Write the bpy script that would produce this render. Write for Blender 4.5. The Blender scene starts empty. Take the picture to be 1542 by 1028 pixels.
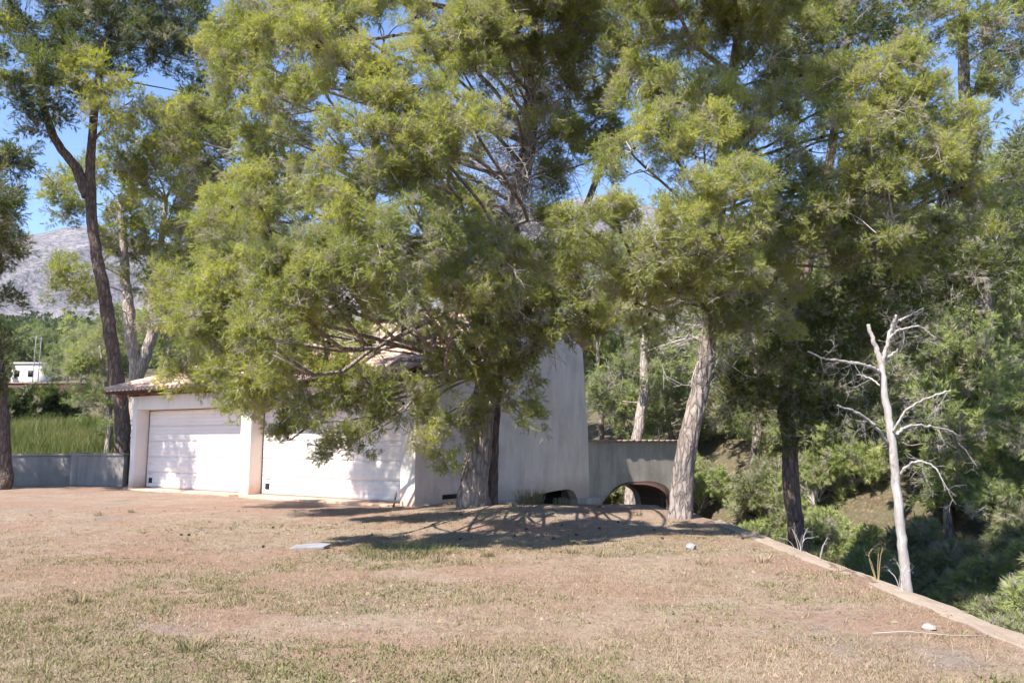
import bpy, math, random
import numpy as np
from mathutils import Vector, Matrix

# ------------------------------------------------------------------ camera / sky / sun / exposure
scene = bpy.context.scene
COL = scene.collection
F_PX = 1156.0                      # focal length in photo pixels (photo 1542 x 1028)
PITCH = math.radians(7.35)
EYE = 1.5
cam_d = bpy.data.cameras.new("camera")
cam_d.sensor_width = 36.0
cam_d.lens = 36.0 * F_PX / 1542.0
cam_d.clip_start = 0.05
cam_d.clip_end = 9000.0
cam = bpy.data.objects.new("camera", cam_d)
COL.objects.link(cam)
cam.location = (0, 0, EYE)
cam.rotation_euler = (math.radians(90) + PITCH, 0, 0)
scene.camera = cam

SUN_EL = math.radians(51)
SUN_H = np.array([-0.655, -0.755])
SUN_H = SUN_H / np.linalg.norm(SUN_H)          # horizontal direction towards the sun
to_sun = Vector((SUN_H[0] * math.cos(SUN_EL), SUN_H[1] * math.cos(SUN_EL), math.sin(SUN_EL)))
world = bpy.data.worlds.new("World")
scene.world = world
world.use_nodes = True
wn = world.node_tree
bg = wn.nodes["Background"]
sky = wn.nodes.new("ShaderNodeTexSky")
sky.sky_type = 'NISHITA'
sky.sun_disc = False
sky.sun_elevation = SUN_EL
sky.sun_rotation = math.atan2(to_sun.x, to_sun.y)
sky.air_density = 0.65
sky.dust_density = 0.0
sky.ozone_density = 4.0
wn.links.new(sky.outputs[0], bg.inputs[0])
bg.inputs[1].default_value = 0.125
sun_d = bpy.data.lights.new("sun", 'SUN')
sun_d.energy = 4.4
sun_d.angle = math.radians(0.55)
sun_d.color = (1.0, 0.965, 0.915)
sun = bpy.data.objects.new("sun", sun_d)
COL.objects.link(sun)
sun.rotation_euler = to_sun.to_track_quat('Z', 'Y').to_euler()
sun.location = (-30, -35, 50)
vs = scene.view_settings
vs.view_transform = 'Standard'
vs.look = 'None'
vs.exposure = 1.55
vs.gamma = 1.0
vs.use_curve_mapping = False
scene.cycles.max_bounces = 5
scene.cycles.diffuse_bounces = 3
scene.cycles.transmission_bounces = 3
scene.cycles.glossy_bounces = 2
scene.cycles.transparent_max_bounces = 4
scene.cycles.use_denoising = True
scene.cycles.use_adaptive_sampling = True
scene.cycles.adaptive_threshold = 0.03

RNG = np.random.default_rng(7)
SP, CP = math.sin(PITCH), math.cos(PITCH)

# ------------------------------------------------------------------ pixel helpers
def ray(px, py):
    u = (px - 771.0) / F_PX
    v = (514.0 - py) / F_PX
    return np.array([u, CP - v * SP, SP + v * CP])

def P(px, py, d):
    """world point seen at a photo pixel, at forward distance d"""
    r = ray(px, py)
    r = r * (d / r[1])
    return np.array([r[0], r[1], r[2] + EYE])

def G(px, py, h=0.0):
    r = ray(px, py)
    s = (h - EYE) / r[2]
    return np.array([r[0] * s, r[1] * s, h])

# ------------------------------------------------------------------ numpy noise
def _hash(ix, iy, seed):
    n = (ix.astype(np.int64) * 374761393 + iy.astype(np.int64) * 668265263 + seed * 974634777) & 0x7fffffff
    n = ((n ^ (n >> 13)) * 1274126177) & 0x7fffffff
    n = n ^ (n >> 16)
    return (n & 0xffff) / 65535.0

def vnoise(x, y, seed=0):
    x = np.asarray(x, float); y = np.asarray(y, float)
    ix = np.floor(x); iy = np.floor(y)
    fx = x - ix; fy = y - iy
    fx = fx * fx * (3 - 2 * fx); fy = fy * fy * (3 - 2 * fy)
    a = _hash(ix, iy, seed); b = _hash(ix + 1, iy, seed)
    c = _hash(ix, iy + 1, seed); d = _hash(ix + 1, iy + 1, seed)
    return (a * (1 - fx) + b * fx) * (1 - fy) + (c * (1 - fx) + d * fx) * fy

def fbm(x, y, seed=0, octv=4):
    t = 0; amp = 0.5; s = 0
    for o in range(octv):
        t = t + amp * vnoise(np.asarray(x) * 2 ** o, np.asarray(y) * 2 ** o, seed + o * 17)
        s += amp; amp *= 0.5
    return t / s

# ------------------------------------------------------------------ mesh buffer
class Buf:
    def __init__(self):
        self.v = []; self.f = []; self.t = []; self.n = 0
    def add(self, v, f, tint=0.0):
        v = np.asarray(v, np.float32).reshape(-1, 3)
        f = np.asarray(f, np.int32).reshape(-1, 3)
        self.v.append(v); self.f.append(f + self.n)
        t = np.empty(len(v), np.float32); t[:] = tint
        self.t.append(t); self.n += len(v)
    def mesh(self, name, smooth=False, recalc=False):
        me = bpy.data.meshes.new(name)
        if self.n == 0:
            return me
        v = np.concatenate(self.v); f = np.concatenate(self.f); t = np.concatenate(self.t)
        me.vertices.add(len(v)); me.vertices.foreach_set("co", v.ravel())
        me.loops.add(len(f) * 3); me.loops.foreach_set("vertex_index", f.ravel())
        me.polygons.add(len(f))
        me.polygons.foreach_set("loop_start", np.arange(0, len(f) * 3, 3, dtype=np.int32))
        me.polygons.foreach_set("loop_total", np.full(len(f), 3, np.int32))
        if smooth:
            me.polygons.foreach_set("use_smooth", np.ones(len(f), bool))
        a = me.attributes.new("tint", 'FLOAT', 'POINT')
        a.data.foreach_set("value", t)
        me.update(calc_edges=True)
        return me

def link(name, me, mat, parent=None, loc=None, kind=None, smooth=None):
    o = bpy.data.objects.new(name, me)
    COL.objects.link(o)
    if mat is not None and me is not None and len(me.materials) == 0:
        me.materials.append(mat)
    if parent is not None:
        o.parent = parent
    if loc is not None:
        o.location = loc
    if kind:
        o["kind"] = kind
    return o

def empty(name, loc, label, cat, group=None, rotz=0.0):
    o = bpy.data.objects.new(name, None)
    COL.objects.link(o)
    o.location = tuple(float(c) for c in loc)
    o.rotation_euler = (0, 0, rotz)
    o.empty_display_size = 0.2
    tag(o, label, cat, group)
    return o

def tag(o, label, cat, group=None):
    o["label"] = label; o["category"] = cat
    if group: o["group"] = group
    return o

def box_vf(x0, x1, y0, y1, z0, z1):
    v = np.array([[x0,y0,z0],[x1,y0,z0],[x1,y1,z0],[x0,y1,z0],[x0,y0,z1],[x1,y0,z1],[x1,y1,z1],[x0,y1,z1]], float)
    q = [(0,3,2,1),(4,5,6,7),(0,1,5,4),(1,2,6,5),(2,3,7,6),(3,0,4,7)]
    f = []
    for a,b,c,d in q: f += [(a,b,c),(a,c,d)]
    return v, np.array(f)

def box_mesh(name, x0, x1, y0, y1, z0, z1, bevel=0.0):
    b = Buf(); b.add(*box_vf(x0, x1, y0, y1, z0, z1))
    me = b.mesh(name)
    return me

def bevel_mod(o, w, seg=2):
    m = o.modifiers.new("bevel", 'BEVEL'); m.width = w; m.segments = seg; m.limit_method = 'ANGLE'
    m.angle_limit = math.radians(40)

def prism_mesh(name, poly, ext, to3, steps=1):
    """poly: 2D outline (ccw or cw); extruded along ext range; to3(u,v,w)->xyz"""
    import bmesh
    bm = bmesh.new()
    a = [bm.verts.new(to3(u, v, ext[0])) for u, v in poly]
    c = [bm.verts.new(to3(u, v, ext[1])) for u, v in poly]
    n = len(poly)
    bm.faces.new(a); bm.faces.new(list(reversed(c)))
    for i in range(n):
        j = (i + 1) % n
        bm.faces.new([a[j], a[i], c[i], c[j]])
    bmesh.ops.recalc_face_normals(bm, faces=bm.faces)
    bmesh.ops.triangulate(bm, faces=[f for f in bm.faces if len(f.verts) > 4])
    me = bpy.data.meshes.new(name); bm.to_mesh(me); bm.free()
    return me

# tubes ------------------------------------------------------------
def _norm(a):
    return a / np.maximum(np.linalg.norm(a, axis=-1, keepdims=True), 1e-9)

def tube_vf(pts, rad, sides=8, rough=0.0, ridge=0.0, rng=RNG, seed=0):
    pts = np.asarray(pts, float); rad = np.asarray(rad, float)
    n = len(pts)
    tan = _norm(np.gradient(pts, axis=0))
    ref = np.array([0.0, 1.0, 0.0]) if abs(tan[0][1]) < 0.9 else np.array([1.0, 0, 0])
    u = np.zeros_like(pts); w = np.zeros_like(pts)
    cur = ref
    for i in range(n):
        cur = cur - tan[i] * np.dot(cur, tan[i]); cur = cur / np.linalg.norm(cur)
        u[i] = cur; w[i] = np.cross(tan[i], cur)
    th = np.linspace(0, 2 * math.pi, sides, endpoint=False)
    c, s = np.cos(th), np.sin(th)
    R = np.repeat(rad[:, None], sides, 1)
    if rough or ridge:
        ln = np.concatenate([[0], np.cumsum(np.linalg.norm(np.diff(pts, axis=0), axis=1))])
        A, B = np.meshgrid(th / (2 * math.pi), ln)
        nz = fbm(A * 12 + seed * 3.1, B * 5, seed, 3) - 0.5
        rd = fbm(A * 26 + nz * 1.2, B * 3.0, seed + 5, 2) - 0.5
        R = R * (1 + rough * nz * 2 + ridge * rd * 2)
    v = pts[:, None, :] + R[..., None] * (c[None, :, None] * u[:, None, :] + s[None, :, None] * w[:, None, :])
    v = v.reshape(-1, 3)
    i = np.arange(n - 1)[:, None] * sides
    j = np.arange(sides)[None, :]; k = (j + 1) % sides
    a = (i + j).ravel(); b = (i + k).ravel(); d = a + sides; e = b + sides
    f = np.concatenate([np.stack([a, b, e], 1), np.stack([a, e, d], 1)])
    # end cap
    v = np.concatenate([v, pts[-1:], pts[:1]])
    l0 = (n - 1) * sides; tip = len(v) - 2
    cap = np.stack([l0 + np.arange(sides), l0 + (np.arange(sides) + 1) % sides, np.full(sides, tip)], 1)
    bot = np.stack([(np.arange(sides) + 1) % sides, np.arange(sides), np.full(sides, tip + 1)], 1)
    return v, np.concatenate([f, cap, bot])

def batch_tubes(Pm, Rm, sides=3):
    """Pm (M,K,3), Rm (M,K): many thin tubes at once"""
    M, K, _ = Pm.shape
    ax = _norm(Pm[:, -1] - Pm[:, 0])
    ref = np.tile(np.array([0.31, 0.17, 0.93]), (M, 1))
    flip = np.abs(np.sum(ax * ref, 1)) > 0.9
    ref[flip] = np.array([0.9, 0.3, -0.3])
    u = _norm(np.cross(ax, ref)); w = np.cross(ax, u)
    th = np.linspace(0, 2 * math.pi, sides, endpoint=False)
    ring = np.cos(th)[None, :, None] * u[:, None, :] + np.sin(th)[None, :, None] * w[:, None, :]
    v = Pm[:, :, None, :] + Rm[:, :, None, None] * ring[:, None, :, :]
    v = v.reshape(-1, 3)
    base = (np.arange(M) * K * sides)[:, None, None]
    i = (np.arange(K - 1) * sides)[None, :, None]
    j = np.arange(sides)[None, None, :]; k = (j + 1) % sides
    a = (base + i + j).ravel(); b = (base + i + k).ravel()
    f = np.concatenate([np.stack([a, b, b + sides], 1), np.stack([a, b + sides, a + sides], 1)])
    return v, f

def smooth_path(pts, n):
    """Catmull-Rom through control points (any dim)"""
    p = np.asarray(pts, float)
    p = np.concatenate([[2 * p[0] - p[1]], p, [2 * p[-1] - p[-2]]])
    m = len(p) - 3
    out = []
    for t in np.linspace(0, m - 1e-6, n):
        i = int(t); u = t - i
        a, b, c, d = p[i], p[i + 1], p[i + 2], p[i + 3]
        out.append(0.5 * (2 * b + (c - a) * u + (2 * a - 5 * b + 4 * c - d) * u * u + (3 * b - a - 3 * c + d) * u ** 3))
    return np.array(out)

# ------------------------------------------------------------------ materials
class NT:
    def __init__(self, name):
        self.m = bpy.data.materials.new(name); self.m.use_nodes = True
        self.t = self.m.node_tree
        self.b = self.t.nodes["Principled BSDF"]
        self.out = self.t.nodes["Material Output"]
        self.b.inputs["Roughness"].default_value = 0.9
        self.b.inputs["Specular IOR Level"].default_value = 0.2
    def n(self, ty, **kw):
        nd = self.t.nodes.new(ty)
        for k, v in kw.items(): setattr(nd, k, v)
        return nd
    def l(self, a, b): self.t.links.new(a, b)
    def coord(self, kind="Object", scale=(1, 1, 1)):
        c = self.n("ShaderNodeTexCoord"); m = self.n("ShaderNodeMapping")
        m.inputs["Scale"].default_value = scale
        self.l(c.outputs[kind], m.inputs[0]); return m.outputs[0]
    def noise(self, vec, scale, detail=4, rough=0.6, dist=0.0):
        nd = self.n("ShaderNodeTexNoise")
        nd.inputs["Scale"].default_value = scale; nd.inputs["Detail"].default_value = detail
        nd.inputs["Roughness"].default_value = rough; nd.inputs["Distortion"].default_value = dist
        if vec is not None: self.l(vec, nd.inputs["Vector"])
        return nd.outputs["Fac"]
    def ramp(self, fac, stops, interp='LINEAR'):
        r = self.n("ShaderNodeValToRGB"); r.color_ramp.interpolation = interp
        e = r.color_ramp.elements
        while len(e) < len(stops): e.new(0.5)
        for i, (p, c) in enumerate(stops):
            e[i].position = p
            e[i].color = (c[0], c[1], c[2], 1) if not isinstance(c, (int, float)) else (c, c, c, 1)
        self.l(fac, r.inputs[0]); return r.outputs[0]
    def mix(self, fac, a, b, mode='MIX'):
        m = self.n("ShaderNodeMix", data_type='RGBA', blend_type=mode)
        for idx, val in ((0, fac), (6, a), (7, b)):
            if isinstance(val, bpy.types.NodeSocket): self.l(val, m.inputs[idx])
            elif idx == 0: m.inputs[0].default_value = val
            else: m.inputs[idx].default_value = (val[0], val[1], val[2], 1)
        return m.outputs[2]
    def math(self, op, a, b=None):
        m = self.n("ShaderNodeMath", operation=op)
        for i, val in enumerate((a, b)):
            if val is None: continue
            if isinstance(val, bpy.types.NodeSocket): self.l(val, m.inputs[i])
            else: m.inputs[i].default_value = val
        return m.outputs[0]
    def bump(self, h, strength=0.4, dist=0.02):
        b = self.n("ShaderNodeBump"); b.inputs["Strength"].default_value = strength
        b.inputs["Distance"].default_value = dist
        self.l(h, b.inputs["Height"]); self.l(b.outputs[0], self.b.inputs["Normal"])
    def col(self, c):
        if isinstance(c, bpy.types.NodeSocket): self.l(c, self.b.inputs["Base Color"])
        else: self.b.inputs["Base Color"].default_value = (c[0], c[1], c[2], 1)
        return self.m

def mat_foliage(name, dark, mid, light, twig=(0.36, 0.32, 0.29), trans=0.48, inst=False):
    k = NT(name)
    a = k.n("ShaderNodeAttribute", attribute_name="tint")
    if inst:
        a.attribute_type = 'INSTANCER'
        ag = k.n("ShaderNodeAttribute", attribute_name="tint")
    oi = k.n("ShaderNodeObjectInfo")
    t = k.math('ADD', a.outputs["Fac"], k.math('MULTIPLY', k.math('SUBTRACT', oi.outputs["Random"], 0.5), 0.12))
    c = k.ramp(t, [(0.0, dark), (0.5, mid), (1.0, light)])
    istwig = k.math('LESS_THAN', (ag if inst else a).outputs["Fac"], -0.5)
    if inst:
        c = k.mix(k.math('LESS_THAN', a.outputs["Fac"], -0.1), c, (0.40, 0.355, 0.30))
    c2 = k.mix(istwig, c, twig)
    df = k.n("ShaderNodeBsdfDiffuse"); k.l(c2, df.inputs[0]); k.t.nodes.remove(k.b)
    tr = k.n("ShaderNodeBsdfTranslucent")
    k.l(k.mix(1.0, c2, (1.0, 1.05, 0.55), 'MULTIPLY'), tr.inputs[0])
    ms = k.n("ShaderNodeMixShader")
    f = k.math('MULTIPLY', k.math('SUBTRACT', 1.0, istwig), trans)
    k.l(f, ms.inputs[0]); k.l(df.outputs[0], ms.inputs[1]); k.l(tr.outputs[0], ms.inputs[2])
    k.l(ms.outputs[0], k.out.inputs[0])
    return k.m

M = {}
M['pine'] = mat_foliage("pine_needles", (0.110, 0.138, 0.046), (0.325, 0.348, 0.104), (0.560, 0.530, 0.140), inst=True)
M['pine_shaded'] = mat_foliage("pine_needles_shaded", (0.052, 0.072, 0.028), (0.140, 0.170, 0.060), (0.440, 0.430, 0.090), inst=True)  # darker copy of the needles, shade of backlit crowns put into the colour
M['pine_soft'] = mat_foliage("pine_needles_soft", (0.125, 0.160, 0.070), (0.315, 0.362, 0.150), (0.510, 0.530, 0.220), twig=(0.34, 0.31, 0.28), inst=True)
M['scrub'] = mat_foliage("scrub_leaves", (0.080, 0.100, 0.045), (0.190, 0.210, 0.100), (0.400, 0.405, 0.225), inst=True)
M['far_wood'] = mat_foliage("far_wood_leaves", (0.050, 0.066, 0.026), (0.105, 0.125, 0.048), (0.190, 0.200, 0.075))
M['grass'] = mat_foliage("dry_grass", (0.150, 0.172, 0.062), (0.285, 0.218, 0.138), (0.470, 0.360, 0.262), twig=(0.16, 0.10, 0.07), trans=0.25)
M['reed'] = mat_foliage("green_reeds", (0.06, 0.085, 0.028), (0.155, 0.17, 0.06), (0.32, 0.28, 0.15), trans=0.3)

def mat_bark(name, light, dark, scale=9.0, red=None):
    k = NT(name)
    v = k.coord("Object", (1, 1, 0.28))
    vo = k.n("ShaderNodeTexVoronoi", feature='DISTANCE_TO_EDGE'); vo.inputs["Scale"].default_value = scale
    wob = k.n("ShaderNodeMix", data_type='RGBA', blend_type='ADD'); wob.inputs[0].default_value = 0.12
    k.l(v, wob.inputs[6])
    nn = k.n("ShaderNodeTexNoise"); nn.inputs["Scale"].default_value = scale * 1.3; k.l(v, nn.inputs["Vector"]); k.l(nn.outputs["Color"], wob.inputs[7])
    k.l(wob.outputs[2], vo.inputs["Vector"])
    n1 = k.noise(v, 30, 5, 0.7); n2 = k.noise(k.coord("Object"), 1.6, 3)
    pl = k.ramp(vo.outputs["Distance"], [(0.0, 0.0), (0.12, 0.55), (0.3, 1.0)])
    c = k.mix(pl, dark, light)
    c = k.mix(k.ramp(n1, [(0.3, 0.0), (0.75, 0.6)]), c, tuple(x * 0.55 for x in light))
    c = k.mix(k.ramp(n2, [(0.4, 0.0), (0.7, 0.5)]), c, red or tuple(x * 1.25 for x in light))
    k.col(c)
    h = k.math('ADD', k.math('MULTIPLY', pl, 1.0), k.math('MULTIPLY', n1, 0.6))
    k.bump(h, 0.9, 0.03)
    return k.m
M['bark'] = mat_bark("pine_bark", (0.335, 0.285, 0.255), (0.075, 0.055, 0.045), red=(0.37, 0.28, 0.23))
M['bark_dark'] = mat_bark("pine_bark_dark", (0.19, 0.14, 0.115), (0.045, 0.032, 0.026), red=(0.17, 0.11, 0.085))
M['bark_pale'] = mat_bark("pale_bark", (0.46, 0.40, 0.36), (0.20, 0.15, 0.12), red=(0.50, 0.38, 0.31))
k = NT("dead_wood")
n1 = k.noise(k.coord("Object", (1, 1, 0.12)), 22, 5, 0.7); n2 = k.noise(k.coord("Object"), 3.0, 3)
k.col(k.mix(k.ramp(n2, [(0.35, 0.0), (0.7, 0.8)]), k.ramp(n1, [(0.3, (0.22, 0.19, 0.17)), (0.6, (0.46, 0.425, 0.40))]), (0.28, 0.235, 0.205)))
k.bump(n1, 0.5, 0.01); M['deadwood'] = k.m
k = NT("grey_twig"); n1 = k.noise(k.coord("Object"), 6, 3)
k.col(k.ramp(n1, [(0.3, (0.27, 0.235, 0.21)), (0.7, (0.50, 0.45, 0.41))])); M['twig'] = k.m
k = NT("pine_cone"); n1 = k.noise(k.coord("Object"), 40, 2); k.col(k.ramp(n1, [(0.3, (0.03, 0.018, 0.012)), (0.7, (0.10, 0.065, 0.045))])); M['cone'] = k.m

# ground
k = NT("dry_ground")
v = k.coord("Object")
na = k.noise(v, 0.35, 5, 0.6, 0.4); nb = k.noise(v, 1.7, 6, 0.65, 0.5); nc = k.noise(v, 9.0, 6, 0.7); nd = k.noise(v, 45.0, 4, 0.7)
c = k.ramp(nb, [(0.30, (0.300, 0.190, 0.135)), (0.46, (0.400, 0.285, 0.205)), (0.60, (0.430, 0.335, 0.245)), (0.75, (0.350, 0.280, 0.215))])
c = k.mix(k.ramp(na, [(0.46, 0.0), (0.58, 0.75)]), c, (0.385, 0.225, 0.160))
c = k.mix(k.ramp(k.noise(v, 0.8, 4, 0.6, 0.8), [(0.58, 0.0), (0.70, 0.7)]), c, (0.50, 0.385, 0.31))
c = k.mix(k.ramp(k.noise(v, 0.55, 4, 0.6, 0.3), [(0.56, 0.0), (0.68, 0.6)]), c, (0.30, 0.265, 0.235))
c = k.mix(k.ramp(nc, [(0.47, 0.0), (0.66, 0.65)]), c, (0.205, 0.150, 0.105))
c = k.mix(k.ramp(nd, [(0.55, 0.0), (0.75, 0.6)]), c, (0.52, 0.42, 0.33))
c = k.mix(k.ramp(nd, [(0.28, 0.8), (0.46, 0.0)]), c, (0.13, 0.09, 0.066))
# leaf litter and darker earth in the ravine (lower or far land)
at = k.n("ShaderNodeAttribute", attribute_name="tint")
lit = k.mix(k.ramp(nb, [(0.4, 0.0), (0.65, 0.7)]), k.ramp(nc, [(0.3, (0.045, 0.034, 0.022)), (0.55, (0.125, 0.092, 0.056)), (0.75, (0.27, 0.205, 0.13))]), (0.105, 0.105, 0.055))
c = k.mix(1.0, c, (0.715, 0.70, 0.685), 'MULTIPLY')
c = k.mix(at.outputs["Fac"], c, lit)
k.col(c)
k.bump(k.math('ADD', k.math('MULTIPLY', nc, 0.7), k.math('MULTIPLY', nd, 0.5)), 0.9, 0.06)
M['ground'] = k.m

def mat_plaster(name, base, stain, dirt=None, sx=1.0, dark=0.5, rough_s=60):
    k = NT(name); v = k.coord("Object"); vs_ = k.coord("Object", (2.2 * sx, 2.2 * sx, 0.35))
    n1 = k.noise(v, 1.1, 5, 0.6); n2 = k.noise(vs_, 1.6, 5, 0.65); n3 = k.noise(v, rough_s, 3, 0.7); n4 = k.noise(v, 7, 4, 0.65)
    c = k.mix(k.ramp(n2, [(0.42, 0.0), (0.68, dark)]), base, stain)
    c = k.mix(k.ramp(n1, [(0.45, 0.0), (0.7, dark * 0.8)]), c, tuple(x * 0.86 for x in stain))
    c = k.mix(k.ramp(n4, [(0.5, 0.0), (0.8, 0.25)]), c, tuple(min(1, x * 1.2) for x in base))
    if dirt:
        g = k.n("ShaderNodeSeparateXYZ"); k.l(k.coord("Object"), g.inputs[0])
        h = k.math('ADD', g.outputs[2], k.math('MULTIPLY', k.math('SUBTRACT', n4, 0.5), 0.35))
        c = k.mix(k.ramp(h, [(0.0, 0.75), (0.22, 0.35), (0.45, 0.0)]), c, dirt)
    k.col(c); k.bump(k.math('ADD', n3, k.math('MULTIPLY', n4, 1.5)), 0.35, 0.012)
    return k.m
M['white_wall'] = mat_plaster("white_render", (0.74, 0.665, 0.60), (0.63, 0.55, 0.485), dirt=(0.52, 0.31, 0.20), dark=0.35)
M['gable_wall'] = mat_plaster("stained_pale_render", (0.82, 0.70, 0.61), (0.65, 0.53, 0.45), dirt=(0.50, 0.38, 0.31), dark=0.75, rough_s=35)
M['concrete'] = mat_plaster("grey_green_concrete", (0.44, 0.385, 0.325), (0.29, 0.25, 0.21), dark=0.85, rough_s=30)
M['concrete_pale'] = mat_plaster("pale_concrete", (0.47, 0.42, 0.37), (0.36, 0.30, 0.25), dark=0.7, rough_s=40)
M['edge_cement'] = mat_plaster("earthy_cement", (0.30, 0.235, 0.18), (0.22, 0.165, 0.12), dark=0.8, rough_s=45)
M['block_wall'] = mat_plaster("grey_block_render", (0.275, 0.245, 0.215), (0.185, 0.165, 0.15), dark=0.8, rough_s=30)
k = NT("door_enamel"); n1 = k.noise(k.coord("Object", (0.6, 1, 1.5)), 1.2, 4); n2 = k.noise(k.coord("Object", (1, 1, 0.2)), 8, 4)
k.col(k.mix(k.ramp(n2, [(0.5, 0.0), (0.8, 0.3)]), k.ramp(n1, [(0.3, (0.75, 0.675, 0.615)), (0.7, (0.69, 0.615, 0.56))]), (0.58, 0.52, 0.47)))
k.b.inputs["Roughness"].default_value = 0.5; M['door'] = k.m
k = NT("clay_tile"); v = k.coord("Object"); oi = k.n("ShaderNodeObjectInfo")
n1 = k.noise(v, 3.0, 5); n2 = k.noise(v, 25, 4)
c = k.ramp(n1, [(0.3, (0.36, 0.22, 0.16)), (0.55, (0.47, 0.31, 0.23)), (0.75, (0.50, 0.40, 0.33))])
c = k.mix(k.ramp(n2, [(0.5, 0.0), (0.75, 0.6)]), c, (0.25, 0.20, 0.17))
c = k.mix(k.math('MULTIPLY', oi.outputs["Random"], 0.35), c, (0.55, 0.42, 0.34))
k.col(c); k.bump(n2, 0.3, 0.01); M['tile'] = k.m
k = NT("mortar"); n2 = k.noise(k.coord("Object"), 20, 4); k.col(k.ramp(n2, [(0.3, (0.50, 0.46, 0.42)), (0.7, (0.66, 0.62, 0.58))])); M['mortar'] = k.m
k = NT("dark_timber"); n1 = k.noise(k.coord("Object", (1, 8, 8)), 3, 4); k.col(k.ramp(n1, [(0.3, (0.085, 0.038, 0.024)), (0.7, (0.17, 0.085, 0.052))])); M['timber'] = k.m
k = NT("red_brick")
br = k.n("ShaderNodeTexBrick"); br.inputs["Scale"].default_value = 4.0
br.inputs["Color1"].default_value = (0.13, 0.065, 0.05, 1); br.inputs["Color2"].default_value = (0.10, 0.05, 0.04, 1); br.inputs["Mortar"].default_value = (0.13, 0.105, 0.09, 1)
k.l(k.coord("Object"), br.inputs["Vector"]); n1 = k.noise(k.coord("Object"), 3, 4)
k.col(k.mix(k.ramp(n1, [(0.4, 0.0), (0.7, 0.6)]), br.outputs[0], (0.10, 0.06, 0.05))); k.bump(br.outputs["Fac"], 0.4, 0.01); M['brick'] = k.m
k = NT("coping_tile_clay"); oi = k.n("ShaderNodeObjectInfo"); n1 = k.noise(k.coord("Object"), 9, 4)
c = k.ramp(n1, [(0.3, (0.27, 0.14, 0.105)), (0.7, (0.40, 0.25, 0.20))]); k.col(k.mix(k.math('MULTIPLY', oi.outputs["Random"], 0.6), c, (0.42, 0.33, 0.28))); M['coping'] = k.m
k = NT("black_parts_and_shade"); k.col((0.018, 0.018, 0.02)); k.b.inputs["Roughness"].default_value = 0.45; M['black'] = k.m  # black parts, and the painted shade in the gable hollow
k = NT("grey_plate"); k.col((0.55, 0.54, 0.54)); M['plate'] = k.m
k = NT("dark_joint"); k.col((0.22, 0.20, 0.19)); M['joint'] = k.m
k = NT("terracotta_floor"); n1 = k.noise(k.coord("Object"), 5, 4); k.col(k.ramp(n1, [(0.3, (0.45, 0.25, 0.16)), (0.7, (0.60, 0.41, 0.30))])); M['terracotta'] = k.m
k = NT("stone"); n1 = k.noise(k.coord("Object"), 9, 5); k.col(k.ramp(n1, [(0.3, (0.22, 0.18, 0.15)), (0.7, (0.36, 0.32, 0.28))])); k.bump(n1, 0.5, 0.01); M['stone'] = k.m
k = NT("slate"); n1 = k.noise(k.coord("Object"), 9, 5); k.col(k.ramp(n1, [(0.3, (0.17, 0.165, 0.165)), (0.7, (0.26, 0.25, 0.25))])); M['slate'] = k.m
k = NT("withered_straw"); k.col((0.27, 0.20, 0.10)); M['straw'] = k.m
k = NT("rusty_iron"); n1 = k.noise(k.coord("Object"), 20, 4); k.col(k.ramp(n1, [(0.3, (0.04, 0.03, 0.027)), (0.7, (0.11, 0.075, 0.06))])); M['iron'] = k.m
k = NT("galvanised"); k.col((0.22, 0.215, 0.21)); k.b.inputs["Roughness"].default_value = 0.6; M['galv'] = k.m
# mountain: pale limestone with scrub
k = NT("limestone_mountain"); v = k.coord("Object")
n1 = k.noise(v, 0.004, 6, 0.6); n2 = k.noise(v, 0.03, 6, 0.7, 0.5); n3 = k.noise(v, 0.10, 5, 0.75)
c = k.ramp(n2, [(0.35, (0.165, 0.137, 0.145)), (0.55, (0.265, 0.225, 0.235)), (0.7, (0.34, 0.295, 0.30))])
c = k.mix(k.ramp(n3, [(0.46, 0.0), (0.58, 0.85)]), c, (0.075, 0.085, 0.058))
g = k.n("ShaderNodeSeparateXYZ"); k.l(v, g.inputs[0])
low = k.math('ADD', g.outputs[2], k.math('MULTIPLY', n1, 130.0))
c = k.mix(k.ramp(k.math('DIVIDE', low, 400.0), [(0.26, 1.0), (0.40, 0.0)]), c, (0.075, 0.098, 0.055))
k.col(c); k.bump(k.math('ADD', n2, k.math('MULTIPLY', n3, 0.4)), 1.0, 14.0); M['mountain'] = k.m

# ------------------------------------------------------------------ garage frame (used by terrain too)
A_R = G(624, 762); A_L = G(193, 735)
ex = A_R[:2] - A_L[:2]; FRONT_L = float(np.linalg.norm(ex)); ex = ex / FRONT_L   # local x: to the right along the front
ey = np.array([-ex[1], ex[0]])                                                   # local y: depth
def gl(x, y, z=0.0):
    p = A_R[:2] + ex * x + ey * y
    return np.array([p[0], p[1], z])
def front_x(px, yl=0.0):
    """local x where the pixel column meets the plane local y = yl"""
    u = (px - 771.0) / F_PX
    # ray at horizon: direction (u', 1)
    r = ray(px, 663.0); k_ = r[0] / r[1]
    o = A_R[:2] + ey * yl
    # o.x + ex.x t = k (o.y + ex.y t)
    return float((k_ * o[1] - o[0]) / (ex[0] - k_ * ex[1]))
def gable_yz(px, py, xl=0.0):
    r = ray(px, py); k_ = r[0] / r[1]
    o = A_R[:2] + ex * xl
    t = float((k_ * o[1] - o[0]) / (ey[0] - k_ * ey[1]))
    d = o[1] + ey[1] * t
    return t, float(EYE + r[2] / r[1] * d)

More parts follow.
